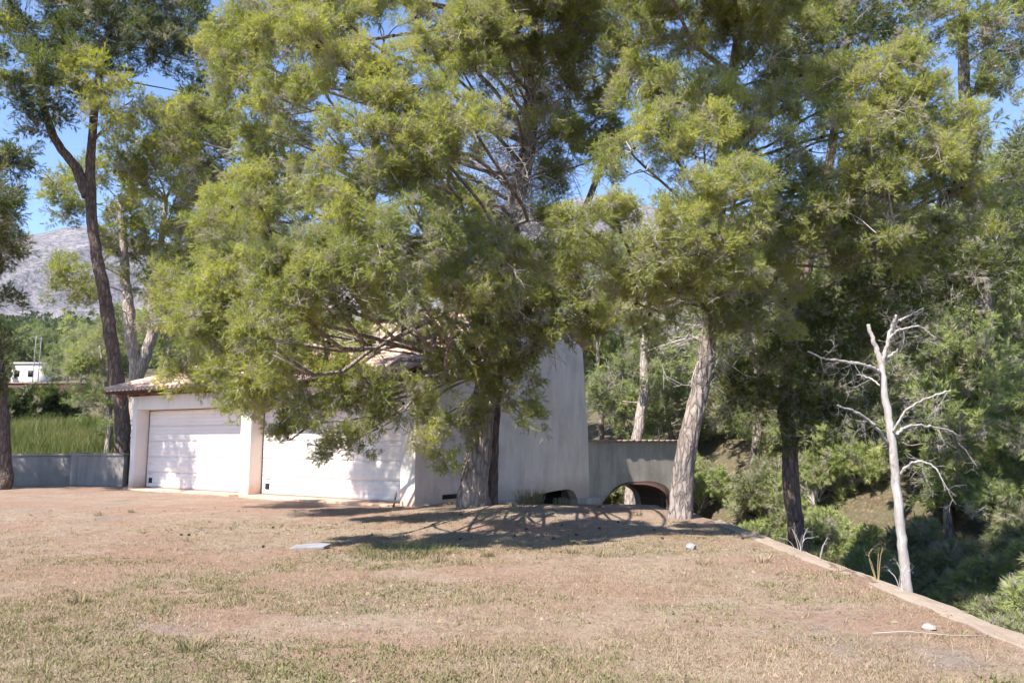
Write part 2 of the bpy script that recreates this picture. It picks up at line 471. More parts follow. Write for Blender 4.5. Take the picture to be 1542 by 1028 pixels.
# ------------------------------------------------------------------ terrain
PLAT = np.array([(-900, -60), (3.92, -60), (3.92, 12.3), (3.85, 15.2), (3.45, 17.8), (3.05, 21), (3.7, 25.2), (1.0, 29), (-5, 35),
                 (-11, 60), (-16, 120), (-30, 500), (-900, 500)], float)
def plat_sd(x, y):
    x = np.asarray(x, float); y = np.asarray(y, float)
    best = np.full(x.shape, 1e9); ins = np.zeros(x.shape, bool)
    n = len(PLAT)
    for i in range(n):
        a = PLAT[i]; b = PLAT[(i + 1) % n]
        d = b - a
        t = np.clip(((x - a[0]) * d[0] + (y - a[1]) * d[1]) / (d @ d), 0, 1)
        best = np.minimum(best, np.hypot(x - a[0] - t * d[0], y - a[1] - t * d[1]))
        cond = (a[1] > y) != (b[1] > y)
        with np.errstate(divide='ignore', invalid='ignore'):
            xi = a[0] + (y - a[1]) / (d[1] if d[1] != 0 else 1e-9) * d[0]
        ins ^= cond & (x < xi)
    return np.where(ins, -best, best)

def sstep(a, b, x):
    t = np.clip((np.asarray(x, float) - a) / (b - a), 0, 1)
    return t * t * (3 - 2 * t)

def H(x, y):
    x = np.asarray(x, float); y = np.asarray(y, float)
    sd = plat_sd(x, y)
    rel = 0.10 * (fbm(x * 0.35, y * 0.35, 3, 4) - 0.5) + 0.035 * (fbm(x * 1.9, y * 1.9, 9, 3) - 0.5)
    rel = rel * np.clip((np.hypot(x - A_R[0], y - A_R[1]) + 10) / 12, 0.4, 1)
    base = rel.copy()
    base += 0.17 * np.exp(-(((x - 0.6) / 2.6) ** 2 + ((y - 15.6) / 1.7) ** 2))
    base -= 0.55 * sstep(18.5, 22.5, y) * sstep(-1.5, 1.0, x)
    # bank of tall grass and the terrace far left
    L = sstep(-7, -13, x)
    base += L * (2.3 * sstep(28.5, 43, y) + 2.1 * sstep(45.0, 46.2, y) + 0.085 * np.clip(y - 50, 0, 70))
    base += sstep(-0.22, -0.42, x / np.maximum(y, 1)) * 0.17 * np.clip(y - 120, 0, 300)
    # ravine
    w = 1.0 - 0.40 * sstep(19, 26, y)
    steep = np.where(y < 13.5, 0.25, 0.25 + 2.2 * sstep(13.5, 19, y))
    s = np.maximum(sd, 0)
    q = s / w
    drop = -2.5 * sstep(0, 1, s / steep)
    prof = np.interp(q, [0, 4, 7, 9, 11, 16, 30, 60, 140, 400, 1500], [0, -0.7, -0.2, 1.1, 2.3, 4.0, 6.3, 9.0, 14.5, 30, 70])
    rav = drop + prof + 0.7 * (fbm(x * 0.22, y * 0.22, 31, 4) - 0.5) * np.clip(s / 2, 0, 1) + 0.25 * (fbm(x * 1.1, y * 1.1, 33, 3) - 0.5) * np.clip(s / 2, 0, 1)
    out = np.where(sd > 0, base * np.exp(-s) + rav, base)
    return out

def axis(lo, hi, step, far_lo, far_hi, grow=1.16):
    a = list(np.arange(lo, hi + 1e-6, step))
    s = step; p = hi
    while p < far_hi:
        s *= grow; p += s; a.append(p)
    s = step; p = lo; pre = []
    while p > far_lo:
        s *= grow; p -= s; pre.append(p)
    return np.array(pre[::-1] + a)
gx = axis(-20, 24, 0.3, -2600, 2600); gy = axis(2.0, 40, 0.3, -60, 2600)
gx = np.sort(np.concatenate([gx, [3.90, 3.94, 4.05, 4.18]]))
X, Y = np.meshgrid(gx, gy)
Z = H(X, Y)
sdg = plat_sd(X, Y)
tint = np.clip(sstep(0.0, 0.8, sdg) * (1 - .55 * sstep(9, 15, sdg)) + sstep(17.5, 20.5, Y) * sstep(-1.5, 0.8, X) * 0.8 + sstep(27, 30, Y), 0, 1)
nx, ny = len(gx), len(gy)
I = (np.arange(ny - 1)[:, None] * nx + np.arange(nx - 1)[None, :]).ravel()
b = Buf()
b.add(np.stack([X.ravel(), Y.ravel(), Z.ravel()], 1), np.concatenate([np.stack([I, I + 1, I + nx + 1], 1), np.stack([I, I + nx + 1, I + nx], 1)]), tint.ravel())
o = link("ground", b.mesh("ground", smooth=True), M['ground']); o["kind"] = "structure"

# mountain ----------------------------------------------------------
az_px = np.array([-1800, -900, -300, 0, 40, 90, 130, 200, 300, 500, 620, 700, 800, 860, 910, 960, 1050, 1200, 1400, 1500, 1560, 1700, 2100, 2800, 3600])
az_y = np.array([560, 430, 372, 352, 347, 338, 336, 352, 366, 372, 352, 330, 306, 290, 283, 296, 312, 322, 306, 286, 300, 316, 380, 460, 580])
ang = np.linspace(math.radians(-70), math.radians(70), 260)
pxs = 771 + F_PX * np.tan(ang) / 1.0
top_tan = np.interp(pxs, az_px, (663 - az_y) / F_PX) * np.cos(ang)
rad = np.linspace(0, 1, 70)
R0, R1 = 420.0, 1700.0
A, Rr = np.meshgrid(ang, rad)
dist = R0 + (R1 - R0) * Rr
prof = sstep(0, 1, Rr) * 0.35 + Rr ** 1.5 * 0.65
zz = -5 + prof * (top_tan[None, :] * R1 + EYE + 5)
mx, my = dist * np.sin(A), dist * np.cos(A)
rug = (fbm(mx * 0.006, my * 0.006, 51, 6) - 0.5)
gul = np.abs(fbm(mx * 0.012 + 7, my * 0.003, 71, 4) - 0.5)
zz = zz + (rug * 90 - gul * 110 + 20) * np.sin(np.clip(Rr, 0, 1) * math.pi) ** 0.7 * np.clip(zz / 200, 0, 1)
zz[-1] += rug[-1] * 16
back = np.stack([mx[-1] * 1.35, my[-1] * 1.35, np.full(len(ang), -20.0)], 1)
b = Buf(); n1_, n2_ = A.shape
allv = np.concatenate([np.stack([mx.ravel(), my.ravel(), zz.ravel()], 1), back])
I = (np.arange(n1_)[:, None] * n2_ + np.arange(n2_ - 1)[None, :]).ravel()
b.add(allv, np.concatenate([np.stack([I, I + n2_ + 1, I + 1], 1), np.stack([I, I + n2_, I + n2_ + 1], 1)]))
o = link("mountain", b.mesh("mountain", smooth=False), M['mountain']); o["kind"] = "structure"

# ------------------------------------------------------------------ garage
gar_rot = math.atan2(ex[1], ex[0])
gar = empty("garage", (A_R[0], A_R[1], 0), "white two-door garage with clay tile roof behind the pines", "garage", rotz=gar_rot)
WH = 2.9; REV = 0.42; DH = 2.47; DEP = gable_yz(886, 700)[0]
xl0 = -FRONT_L
x_p1 = front_x(204); x_p2a = front_x(362); x_p2b = front_x(377); x_p3 = front_x(604)
def part(name, me, mat, parent=gar, bev=0.0):
    o = link(name, me, mat, parent)
    if bev: bevel_mod(o, bev)
    return o
part("pillar", box_mesh("pillar", xl0, x_p1, 0, REV + 0.3, -0.4, WH), M['white_wall'], bev=0.015)
part("pillar", box_mesh("pillar", x_p2a, x_p2b, 0, REV + 0.3, -0.4, WH), M['white_wall'], bev=0.015)
part("pillar", box_mesh("pillar", x_p3, -0.002, 0, REV + 0.3, -0.4, WH), M['white_wall'], bev=0.015)
part("lintel", box_mesh("lintel", x_p1 + .001, x_p2a - .001, 0.004, REV + 0.3, DH, WH), M['white_wall'], bev=0.012)
part("lintel", box_mesh("lintel", x_p2b + .001, x_p3 - .001, 0.004, REV + 0.3, DH, WH), M['white_wall'], bev=0.012)
# gable wall with a sloped foot, battered right edge and a recess at the bottom
RIDGE_Y = DEP * 0.70; RIDGE_Z = 5.35
eave_back_z = 4.45
ftop = lambda y: WH + (RIDGE_Z - WH) * y / RIDGE_Y
y_end_top = gable_yz(877, 520)[0]
GY = gable_yz
hol = [GY(790, 752), GY(806, 745), GY(835, 739), GY(856, 736), GY(864, 739), GY(870, 751)]
poly = [(0.012, -0.6), (hol[0][0], -0.9)] + hol + [(hol[-1][0] + .02, -0.5), (DEP + 0.06, -0.6), (DEP + 0.05, 0.1), (DEP, 1.7),
        (y_end_top, eave_back_z), (RIDGE_Y, RIDGE_Z), (0.012, WH - 0.004)]
part("gable_wall", prism_mesh("gable_wall", poly, (-0.26, 0.0), lambda u, v, w: (w, u, v)), M['gable_wall'])
# plinth along the gable foot (pale cement skirting) with dark hollow beyond
part("plinth", prism_mesh("plinth", [(0.3, -0.7), (hol[0][0], -0.95), (hol[0][0], hol[0][1] + .02), (0.3, 0.02)], (0.001, 0.07), lambda u, v, w: (w, u, v)), M['concrete_pale'], bev=0.015)
part("hollow_shade", box_mesh("hollow_shade", -0.9, -0.85, DEP * 0.6, DEP * 0.97, -1.2, 0.3), M['black'])  # black sheet standing in for the shade inside the hollow
part("hollow_slab", box_mesh("hollow_slab", -0.8, 0.25, DEP * 0.93, DEP + .35, -0.75, gable_yz(890, 748)[1]), M['concrete_pale'], bev=.02)
part("side_wall", box_mesh("side_wall", xl0, xl0 + 0.25, REV + 0.3, DEP, -0.4, WH - 0.003), M['white_wall'])
part("rear_wall", box_mesh("rear_wall", xl0 + 0.25, -0.26, DEP - 0.3, DEP - 0.05, -1.0, 4.2), M['gable_wall'])
part("drain_slot", box_mesh("drain_slot", -0.05, 0.012, gable_yz(666, 748)[0], gable_yz(690, 748)[0] + .15, 0.09, 0.20), M['black'])
# doors
def make_door(xa, xb, name_mat):
    dd = bpy.data.objects.new("garage_door", None); COL.objects.link(dd); dd.parent = gar; dd.location = (xa, REV, 0)
    w = xb - xa; ph = (DH - 0.06) / 5
    prof = [(0.0, 0.012)]
    for i in range(4):
        z = ph * (i + 0.5) / 4
    rows = []
    rows.append((0.000, 0.012)); rows.append((0.003, 0.0))
    for i in range(1, 4):
        z = ph * i / 4
        rows += [(z - 0.012, 0.0), (z - 0.004, 0.005), (z + 0.004, 0.005), (z + 0.012, 0.0)]
    rows.append((ph - 0.004, 0.0)); rows.append((ph - 0.001, 0.012))
    bb = Buf()
    v = []
    for z, yy in rows: v += [(0.0, yy, z), (w, yy, z)]
    f = []
    for i in range(len(rows) - 1):
        a = 2 * i; f += [(a, a + 1, a + 3), (a, a + 3, a + 2)]
    bb.add(v, f)
    me = bb.mesh("door_panel"); me.materials.append(M['door'])
    for i in range(5):
        p = link("door_panel", me, M['door'], dd); p.location = (0, 0, 0.035 + i * ph)
    part("door_backing", box_mesh("door_backing", 0.0, w, 0.035, 0.06, 0.0, DH), M['joint'], dd)
    part("frame_strip", box_mesh("frame_strip", -0.002, 0.045, -0.006, 0.03, 0.0, DH - .002), M['joint'], dd)
    part("bottom_seal", box_mesh("bottom_seal", 0.046, w, -0.004, 0.03, 0.0, 0.032), M['joint'], dd)
    part("vent", box_mesh("vent", 0.20, 0.36, -0.022, 0.008, 0.17, 0.33), M['black'], dd, 0.006)
    part("label_plate", box_mesh("label_plate", 0.19, 0.40, -0.006, 0.008, 0.44, 0.52), M['plate'], dd)
make_door(x_p1, x_p2a, 0); make_door(x_p2b, x_p3, 0)
for xa, xb in ((x_p1, x_p2a), (x_p2b, x_p3)):
    part("threshold", box_mesh("threshold", xa + .002, xb - .002, -0.30, REV - .008, -0.3, 0.03), M['terracotta'], bev=0.01)

# roof: front slope from the eave up to the ridge, hipped on the left
OV = 0.62; EZ = 3.02
xr = 0.10; xlft = xl0 - 0.55
slope = (RIDGE_Z + 0.2 - EZ) / (RIDGE_Y + OV); sl_ang = math.atan(slope)
zr = lambda y: EZ + slope * (y + OV)
hip_run = RIDGE_Y + OV
roof = bpy.data.objects.new("roof", None); COL.objects.link(roof); roof.parent = gar
roof.location = (0, 0, 0)
th = 0.05
def slab(name, pts, mat, drop=0.05):
    b2 = Buf(); n_ = len(pts)
    v = [tuple(p) for p in pts] + [(p[0], p[1], p[2] - drop) for p in pts]
    f = []
    for i in range(1, n_ - 1): f += [(0, i, i + 1), (n_, n_ + i + 1, n_ + i)]
    for i in range(n_):
        j = (i + 1) % n_; f += [(i, n_ + i, n_ + j), (i, n_ + j, j)]
    b2.add(v, f); return part(name, b2.mesh(name), mat, roof)
yb = DEP + 0.35
slab("deck", [(xlft, -OV, EZ), (xr, -OV, EZ), (xr, RIDGE_Y, zr(RIDGE_Y)), (xlft + hip_run, RIDGE_Y, zr(RIDGE_Y))], M['timber'])
slab("deck", [(xlft, -OV + .01, EZ), (xlft + hip_run, RIDGE_Y, zr(RIDGE_Y) - .004), (xlft, yb, EZ + 0.02)], M['timber'])
slab("deck", [(xlft + hip_run, RIDGE_Y, zr(RIDGE_Y) - .008), (xr, RIDGE_Y, zr(RIDGE_Y) - .008), (xr, yb, eave_back_z + .12), (xlft, yb, EZ - .01)], M['tile'])
# one barrel tile, lying along +y (rising with the slope), origin at its lower end
def barrel(r0=0.092, r1=0.074, L=0.44, t=0.014, seg=5):
    v = []; f = []
    def ring(r, y):
        i0 = len(v)
        for i in range(seg + 1):
            a = math.pi * i / seg
            v.append((r * math.cos(a), y, r * math.sin(a)))
        return i0
    o0 = ring(r0, 0); o1 = ring(r1, L); i0 = ring(r0 - t, 0); i1 = ring(r1 - t, L)
    for i in range(seg):
        f += [(o0 + i, o0 + i + 1, o1 + i + 1), (o0 + i, o1 + i + 1, o1 + i)]
        f += [(i0 + i, i1 + i + 1, i0 + i + 1), (i0 + i, i1 + i, i1 + i + 1)]
        f += [(o0 + i, i0 + i + 1, o0 + i + 1), (o0 + i, i0 + i, i0 + i + 1)]
    return np.array(v), np.array(f)
TV, TF = barrel()
bt = Buf(); bt.add(TV, TF); tile_me = bt.mesh("roof_tile"); tile_me.materials.append(M['tile'])
ca, sa = math.cos(sl_ang), math.sin(sl_ang)
rest = Buf(); pitch_x = 0.225; rows_n = int(hip_run / ca / 0.37)
rr = np.random.default_rng(3)
ncol = int((xr - xlft) / pitch_x)
mort = Buf()
for c_ in range(ncol):
    x = xr - 0.1 - c_ * pitch_x
    avail = min(hip_run, x - xlft + 0.05)
    for r_ in range(rows_n):
        along = r_ * 0.37
        if along * ca > avail - 0.15: break
        y = -OV - 0.05 + along * ca; z = EZ + 0.012 + along * sa + 0.012
        jx = rr.normal(0, 0.004); tw = rr.normal(0, 0.015)
        if r_ < 5:
            t_ = link("roof_tile", tile_me, M['tile'], roof)
            t_.location = (x + jx, y, z); t_.rotation_euler = (sl_ang - 0.035, 0, tw)
        else:
            yy = TV[:, 1] * ca - TV[:, 2] * sa; zz_ = TV[:, 1] * sa + TV[:, 2] * ca
            rest.add(np.stack([TV[:, 0] + x + jx, yy + y, zz_ + z], 1), TF)
    # mortar plug in the eave tile and channel tile lip between columns
    a = np.linspace(0, math.pi, 6)
    pv = [(x + 0.072 * math.cos(q_), -OV - 0.02, EZ + 0.014 + 0.072 * math.sin(q_)) for q_ in a]
    mort.add(pv, [(0, i + 1, i) for i in range(1, 5)])
# left hip slope tiles
hip_len = yb + OV
for c_ in range(int(hip_len / pitch_x)):
    y = -OV + 0.12 + c_ * pitch_x
    avail = min(y + OV, (yb - y) * hip_run / (yb - RIDGE_Y))
    hs = (zr(RIDGE_Y) - EZ) / hip_run; ha = math.atan(hs)
    for r_ in range(int(avail / math.cos(ha) / 0.37)):
        al = r_ * 0.37
        px_ = xlft - 0.05 + (TV[:, 1] + al) * math.cos(ha) - TV[:, 2] * math.sin(ha)
        pz_ = EZ + 0.02 + (TV[:, 1] + al) * math.sin(ha) + TV[:, 2] * math.cos(ha)
        rest.add(np.stack([px_, y - TV[:, 0], pz_], 1), TF)
o = part("tile_field", rest.mesh("tile_field", smooth=False), M['tile'], roof); o["kind"] = "stuff"
o = part("eave_mortar", mort.mesh("eave_mortar"), M['mortar'], roof); o["kind"] = "stuff"
RV, RF = barrel(0.135, 0.115, 0.48, 0.016)
br_ = Buf(); br_.add(RV, RF); ridge_me = br_.mesh("ridge_tile"); ridge_me.materials.append(M['tile'])
pA = np.array([xlft - 0.02, -OV - 0.02, EZ + 0.04]); pB = np.array([xlft + hip_run, RIDGE_Y, zr(RIDGE_Y) + 0.03]); pC = np.array([xr, RIDGE_Y, zr(RIDGE_Y) + 0.03]); pD = np.array([xr - .02, -OV, EZ + .05])
for a, c_ in ((pA, pB), (pC, pB), (pD, pC)):
    d = c_ - a; Ld = np.linalg.norm(d); d = d / Ld
    for i in range(int(Ld / 0.41)):
        t_ = link("ridge_tile", ridge_me, M['tile'], roof)
        t_.location = tuple(a + d * 0.41 * i)
        t_.rotation_euler = Vector(d).to_track_quat('Y', 'Z').to_euler()
# rafters under the eave
raf = box_mesh("rafter", -0.05, 0.05, 0.0, OV + 0.25, -0.13, 0.0); raf.materials.append(M['timber'])
for i in range(int((xr - xlft) / 0.62)):
    r_ = link("rafter", raf, M['timber'], roof)
    r_.location = (xr - 0.25 - i * 0.62, -OV + 0.06, EZ - 0.052); r_.rotation_euler = (sl_ang, 0, 0)
part("fascia_beam", box_mesh("fascia_beam", xl0 - .3, -0.02, 0.03, 0.2, WH + .002, EZ + 0.13), M['timber'], roof)

# ------------------------------------------------------------------ bridge beside the garage
BD = np.array([0.80, 0.60]); BO = gl(0.0, DEP + 0.05)[:2]            # bridge line, leaving the end of the tall wall
BROT = math.atan2(-BD[0], BD[1])
bridge = empty("bridge", (BO[0], BO[1], -1.0), "grey green rendered footbridge with brick arch beside the tall garage wall", "bridge", rotz=BROT)
def br_yz(px, py):
    r = ray(px, py); k_ = r[0] / r[1]
    t = float((k_ * BO[1] - BO[0]) / (BD[0] - k_ * BD[1]))
    return t, float(EYE + r[2] / r[1] * (BO[1] + BD[1] * t))
y_a, z_a = br_yz(908, 747); y_b, z_b = br_yz(1010, 772); y_t, z_t = br_yz(965, 729)
y_e = br_yz(1024, 700)[0]; z_top = br_yz(900, 661)[1] - .08
BW = 1.3; DEP_B = 0.0
BT = lambda u, v, w: (w, u, v + 1.0)
ar = smooth_path([(y_a, z_a - 0.25), ((y_a + y_t) / 2 - .15, (z_a + z_t) / 2 + 0.10), (y_t, z_t), ((y_t + y_b) / 2 + 0.15, z_t - 0.16), (y_b - .12, z_b + 0.45), (y_b, z_b - 0.8)], 26)
poly = [(-0.1, z_top)] + [(-0.1, z_a - 0.9), (y_a - 0.30, z_a - 0.9)] + [tuple(p) for p in ar] + [(y_e + .6, z_b - 0.8), (y_e + .6, z_top)]
p_ = link("parapet_wall", prism_mesh("parapet_wall", poly, (-0.30, -0.03), BT), M['concrete'], bridge)
p_ = link("parapet_wall", prism_mesh("parapet_wall", poly, (-BW - .3, -BW - .03), BT), M['concrete'], bridge)
# barrel vault (brick): closed shell around the arch line
b2 = Buf(); v = []; f = []
for (u, z) in ar:
    for (w, dz) in ((-0.28, 0.004), (-BW - .05, 0.004), (-0.28, 0.2), (-BW - .05, 0.2)):
        v.append(BT(u, z + dz, w))
for i in range(len(ar) - 1):
    a = 4 * i; c_ = a + 4
    for q0, q1 in ((0, 1), (2, 3)):
        f += [(a + q0, a + q1, c_ + q1), (a + q0, c_ + q1, c_ + q0)]
b2.add(v, f); link("vault", b2.mesh("vault"), M['brick'], bridge)
# brick ring on the face of the arch
b2 = Buf(); v = []; f = []
tn = _norm(np.gradient(ar, axis=0)); nr = np.stack([-tn[:, 1], tn[:, 0]], 1)
nr = np.where(nr[:, 1:2] < 0, -nr, nr); nr[-6:] = np.array([0.9, 0.2])
wd = np.interp(np.arange(len(ar)), [0, 10, 18, 25], [0.04, 0.10, 0.24, 0.34])
for i, (u, z) in enumerate(ar):
    q_ = (u + nr[i, 0] * wd[i], z + nr[i, 1] * wd[i])
    v += [BT(u, z, -0.025), BT(q_[0], q_[1], -0.025), BT(u, z, -0.29), BT(q_[0], q_[1], -0.10)]
for i in range(len(ar) - 1):
    a = 4 * i; c_ = a + 4
    f += [(a, a + 1, c_ + 1), (a, c_ + 1, c_), (a + 2, c_, a), (a + 2, c_ + 2, c_)]
b2.add(v, f); link("arch_ring", b2.mesh("arch_ring"), M['brick'], bridge)
link("deck", box_mesh("deck", -BW, -0.30, 0.0, y_e + .55, z_top - .1, z_top + .1), M['concrete_pale'], bridge)
cm = box_mesh("coping_tile", -0.24, 0.24, 0.006, 0.294, 0.0, 0.06); cm.materials.append(M['coping'])
for xx in (-0.165, -BW - .165):
    for i in range(int((y_e + .6) / 0.30)):
        c_ = link("coping_tile", cm, M['coping'], bridge); c_.location = (xx + rr.normal(0, .006), -0.02 + i * 0.30, z_top + 1.002); c_.rotation_euler = (0, rr.normal(0, .01), rr.normal(0, .008))

# ------------------------------------------------------------------ low wall far left
w0 = P(-60, 700, 25.6); w1 = P(124, 700, 26.4); w2 = P(196, 700, 26.0)
def wall_run(name, a, c_, z0, z1, thick, mat, parent):
    d = (c_ - a)[:2]; L = np.linalg.norm(d); ang_ = math.atan2(d[1], d[0])
    o = link(name, box_mesh(name, 0, L, 0, thick, z0, z1), mat, parent)
    o.location = (a[0] - parent.location.x, a[1] - parent.location.y, 0); o.rotation_euler = (0, 0, ang_)
    bevel_mod(o, 0.012); return o
low = empty("low_wall", (w1[0], w1[1], 0), "low grey rendered boundary wall left of the garage", "wall")
wall_run("wall_panel", w0, w1, -0.3, 0.98, 0.2, M['block_wall'], low)
wall_run("capping", w0 + [0, -.04, 0], w1 + [0, -.04, 0], 0.985, 1.06, 0.28, M['block_wall'], low)
w1b = w1 + np.array([0, -0.45, 0]); w2b = w2 + np.array([0, -0.45, 0])
wall_run("wall_panel", w1b, w2b, -0.3, 1.0, 0.2, M['block_wall'], low)
wall_run("capping", w1b + [0, -.04, 0], w2b + [0, -.04, 0], 1.005, 1.08, 0.28, M['block_wall'], low)
wall_run("pier", w1b + [-0.12, -.03, 0], w1b + [0.12, -.03, 0], -0.3, 1.10, 0.6, M['block_wall'], low)

# ------------------------------------------------------------------ retaining wall edge
edge = empty("retaining_wall", (3.85, 8, -0.5), "weathered pale concrete retaining wall edge above the ravine", "wall")
link("wall_face", box_mesh("wall_face", 0.02, 0.20, -9.0, 5.6, -2.6, 0.42), M['concrete_pale'], edge)
rr = np.random.default_rng(12)
yy = -8.0
while yy < 5.8:
    L = rr.uniform(1.5, 2.6)
    import bmesh
    bm = bmesh.new()
    bmesh.ops.create_grid(bm, x_segments=4, y_segments=8, size=0.5)
    w_ = rr.uniform(0.25, 0.27)
    for v_ in bm.verts:
        v_.co.x *= w_ * (1 + 0.09 * rr.normal() * (abs(v_.co.x) > 0.4)); v_.co.y *= L * 0.999
        v_.co.z = rr.normal(0, 0.005)
    r_ = bmesh.ops.extrude_face_region(bm, geom=bm.faces[:])
    for v_ in [q for q in r_['geom'] if isinstance(q, bmesh.types.BMVert)]: v_.co.z += 0.24
    bmesh.ops.recalc_face_normals(bm, faces=bm.faces)
    me = bpy.data.meshes.new("coping_block"); bm.to_mesh(me); bm.free()
    o = link("coping_block", me, M['edge_cement'], edge)
    yc = yy + L / 2
    o.location = (-0.03 + rr.normal(0, 0.005), yc, 0.50 - 0.228 + float(H(3.6, 8 + yc)) + rr.normal(0, 0.004))
    o.rotation_euler = (rr.normal(0, .004), rr.normal(0.01, .008), rr.normal(0, .004))
    bevel_mod(o, 0.012)
    yy += L

# ------------------------------------------------------------------ foliage building blocks
def rand_unit(rng, n):
    v = rng.normal(size=(n, 3)); return _norm(v)

def make_spray(rng, shoots=5, needles=14, nl=0.23, nw=0.021, twig_r=0.011):
    """a pine branchlet along +z, unit length: shoots with needle brushes. returns verts, tris, isTwig"""
    V = []; Fc = []; T = []
    def addv(v, f, t):
        base = sum(len(a) for a in V)
        V.append(np.asarray(v, float)); Fc.append(np.asarray(f) + base); T.append(np.full(len(v), t))
    ends = [(np.array([0, 0, 0.0]), np.array([rng.normal(0, .06), rng.normal(0, .06), 0.92]))]
    for i in range(shoots - 1):
        z = rng.uniform(0.05, 0.75); a = rng.uniform(0, 2 * math.pi)
        st = np.array([0, 0, z]); sp = rng.uniform(0.25, 0.52)
        ends.append((st, st + np.array([math.cos(a) * sp * 0.85, math.sin(a) * sp * 0.85, sp * rng.uniform(0.25, 0.75)])))
    for (s0, s1) in ends:
        if len(V) == 0:
            v, f = batch_tubes(np.stack([s0, s1])[None], np.array([[twig_r, twig_r * 0.5]]), 3)
        else:
            sw = _norm(np.cross(s1 - s0, rng.normal(size=3))) * twig_r
            v, f = np.stack([s0 - sw, s0 + sw, s1]), np.array([(0, 1, 2)])
        addv(v, f, -1.0)
        ax = _norm(s1 - s0); L = np.linalg.norm(s1 - s0)
        t0 = max(0.3, 1 - 0.36 / L) if L > 0.4 else 0.35
        tt = rng.uniform(t0, 1.0, needles)
        p0 = s0 + (s1 - s0) * tt[:, None]
        q = rand_unit(rng, needles); q = _norm(q - (q @ ax)[:, None] * ax)
        an = rng.uniform(0.35, 1.05, needles) * (1.25 - 0.6 * (tt - t0) / (1 - t0 + 1e-6))
        d = _norm(ax * np.cos(an)[:, None] + q * np.sin(an)[:, None] + np.array([0, 0, 0.08]))
        ln = nl * rng.uniform(0.7, 1.2, needles)
        side = _norm(np.cross(d, rand_unit(rng, needles))) * (nw / 2)
        a_ = p0 - side; b_ = p0 + side; c_ = p0 + d * ln[:, None]
        vv = np.stack([a_, b_, c_], 1).reshape(-1, 3)
        addv(vv, np.arange(needles * 3).reshape(-1, 3), 0.0)
    return np.concatenate(V), np.concatenate(Fc), np.concatenate(T)

def make_dead(rng, n1=5, n2=2, r=0.010):
    segs = []
    def curve(p, d, L, k):
        pts = [p]
        for i in range(k):
            d = _norm(d + rng.normal(0, 0.22, 3) + np.array([0, 0, -0.05]))
            pts.append(pts[-1] + d * L / k)
        return np.array(pts), d
    main, _ = curve(np.zeros(3), np.array([0, 0, 1.0]), 1.0, 3)
    V = []; Fc = []; base = 0
    def put(pts, r0, r1):
        nonlocal base
        v, f = batch_tubes(pts[None], np.linspace(r0, r1, len(pts))[None], 3)
        V.append(v); Fc.append(f + base); base += len(v)
    put(main, r, r * 0.4)
    for i in range(n1):
        t = rng.uniform(0.2, 0.95) * 2.999; j = int(t); p = main[j] + (main[j + 1] - main[j]) * (t - j)
        d = _norm(np.array([0, 0, 0.7]) + rng.normal(0, 0.7, 3))
        c, dl = curve(p, d, rng.uniform(0.3, 0.6), 2); put(c, r * 0.6, r * 0.3)
        for m in range(n2):
            c2, _ = curve(c[1] + (c[2] - c[1]) * rng.uniform(0, 0.9), _norm(dl + rng.normal(0, 0.6, 3)), rng.uniform(0.15, 0.35), 1)
            put(c2, r * 0.4, r * 0.25)
    return np.concatenate(V), np.concatenate(Fc), np.full(base, -1.0)

srng = np.random.default_rng(21)
SPRAY = {
    'near': [make_spray(srng, 14, 21, 0.19, 0.0185, 0.012) for _ in range(20)],
    'mid': [make_spray(srng, 11, 19, 0.20, 0.026, 0.013) for _ in range(14)],
    'far': [make_spray(srng, 6, 18, 0.32, 0.042, 0.011) for _ in range(12)],
}
DEAD = [make_dead(srng) for _ in range(12)]

def place(buf, variants, pos, dirs, scale, tint, rng):
    n = len(pos)
    z = _norm(dirs); ref = rand_unit(rng, n)
    x = _norm(np.cross(ref, z)); y = np.cross(z, x)
    which = rng.integers(0, len(variants), n)
    for k_ in range(len(variants)):
        idx = np.nonzero(which == k_)[0]
        if len(idx) == 0: continue
        V, Fc, T = variants[k_]
        s = scale[idx][:, None, None]
        W = (x[idx][:, None, :] * V[None, :, 0:1] + y[idx][:, None, :] * V[None, :, 1:2] + z[idx][:, None, :] * V[None, :, 2:3]) * s + pos[idx][:, None, :]
        ff = Fc[None] + (np.arange(len(idx)) * len(V))[:, None, None]
        tt = np.where(T[None, :] < -0.5, -1.0, tint[idx][:, None] + np.zeros((1, len(V))))
        buf.add(W.reshape(-1, 3), ff.reshape(-1, 3), tt.ravel())

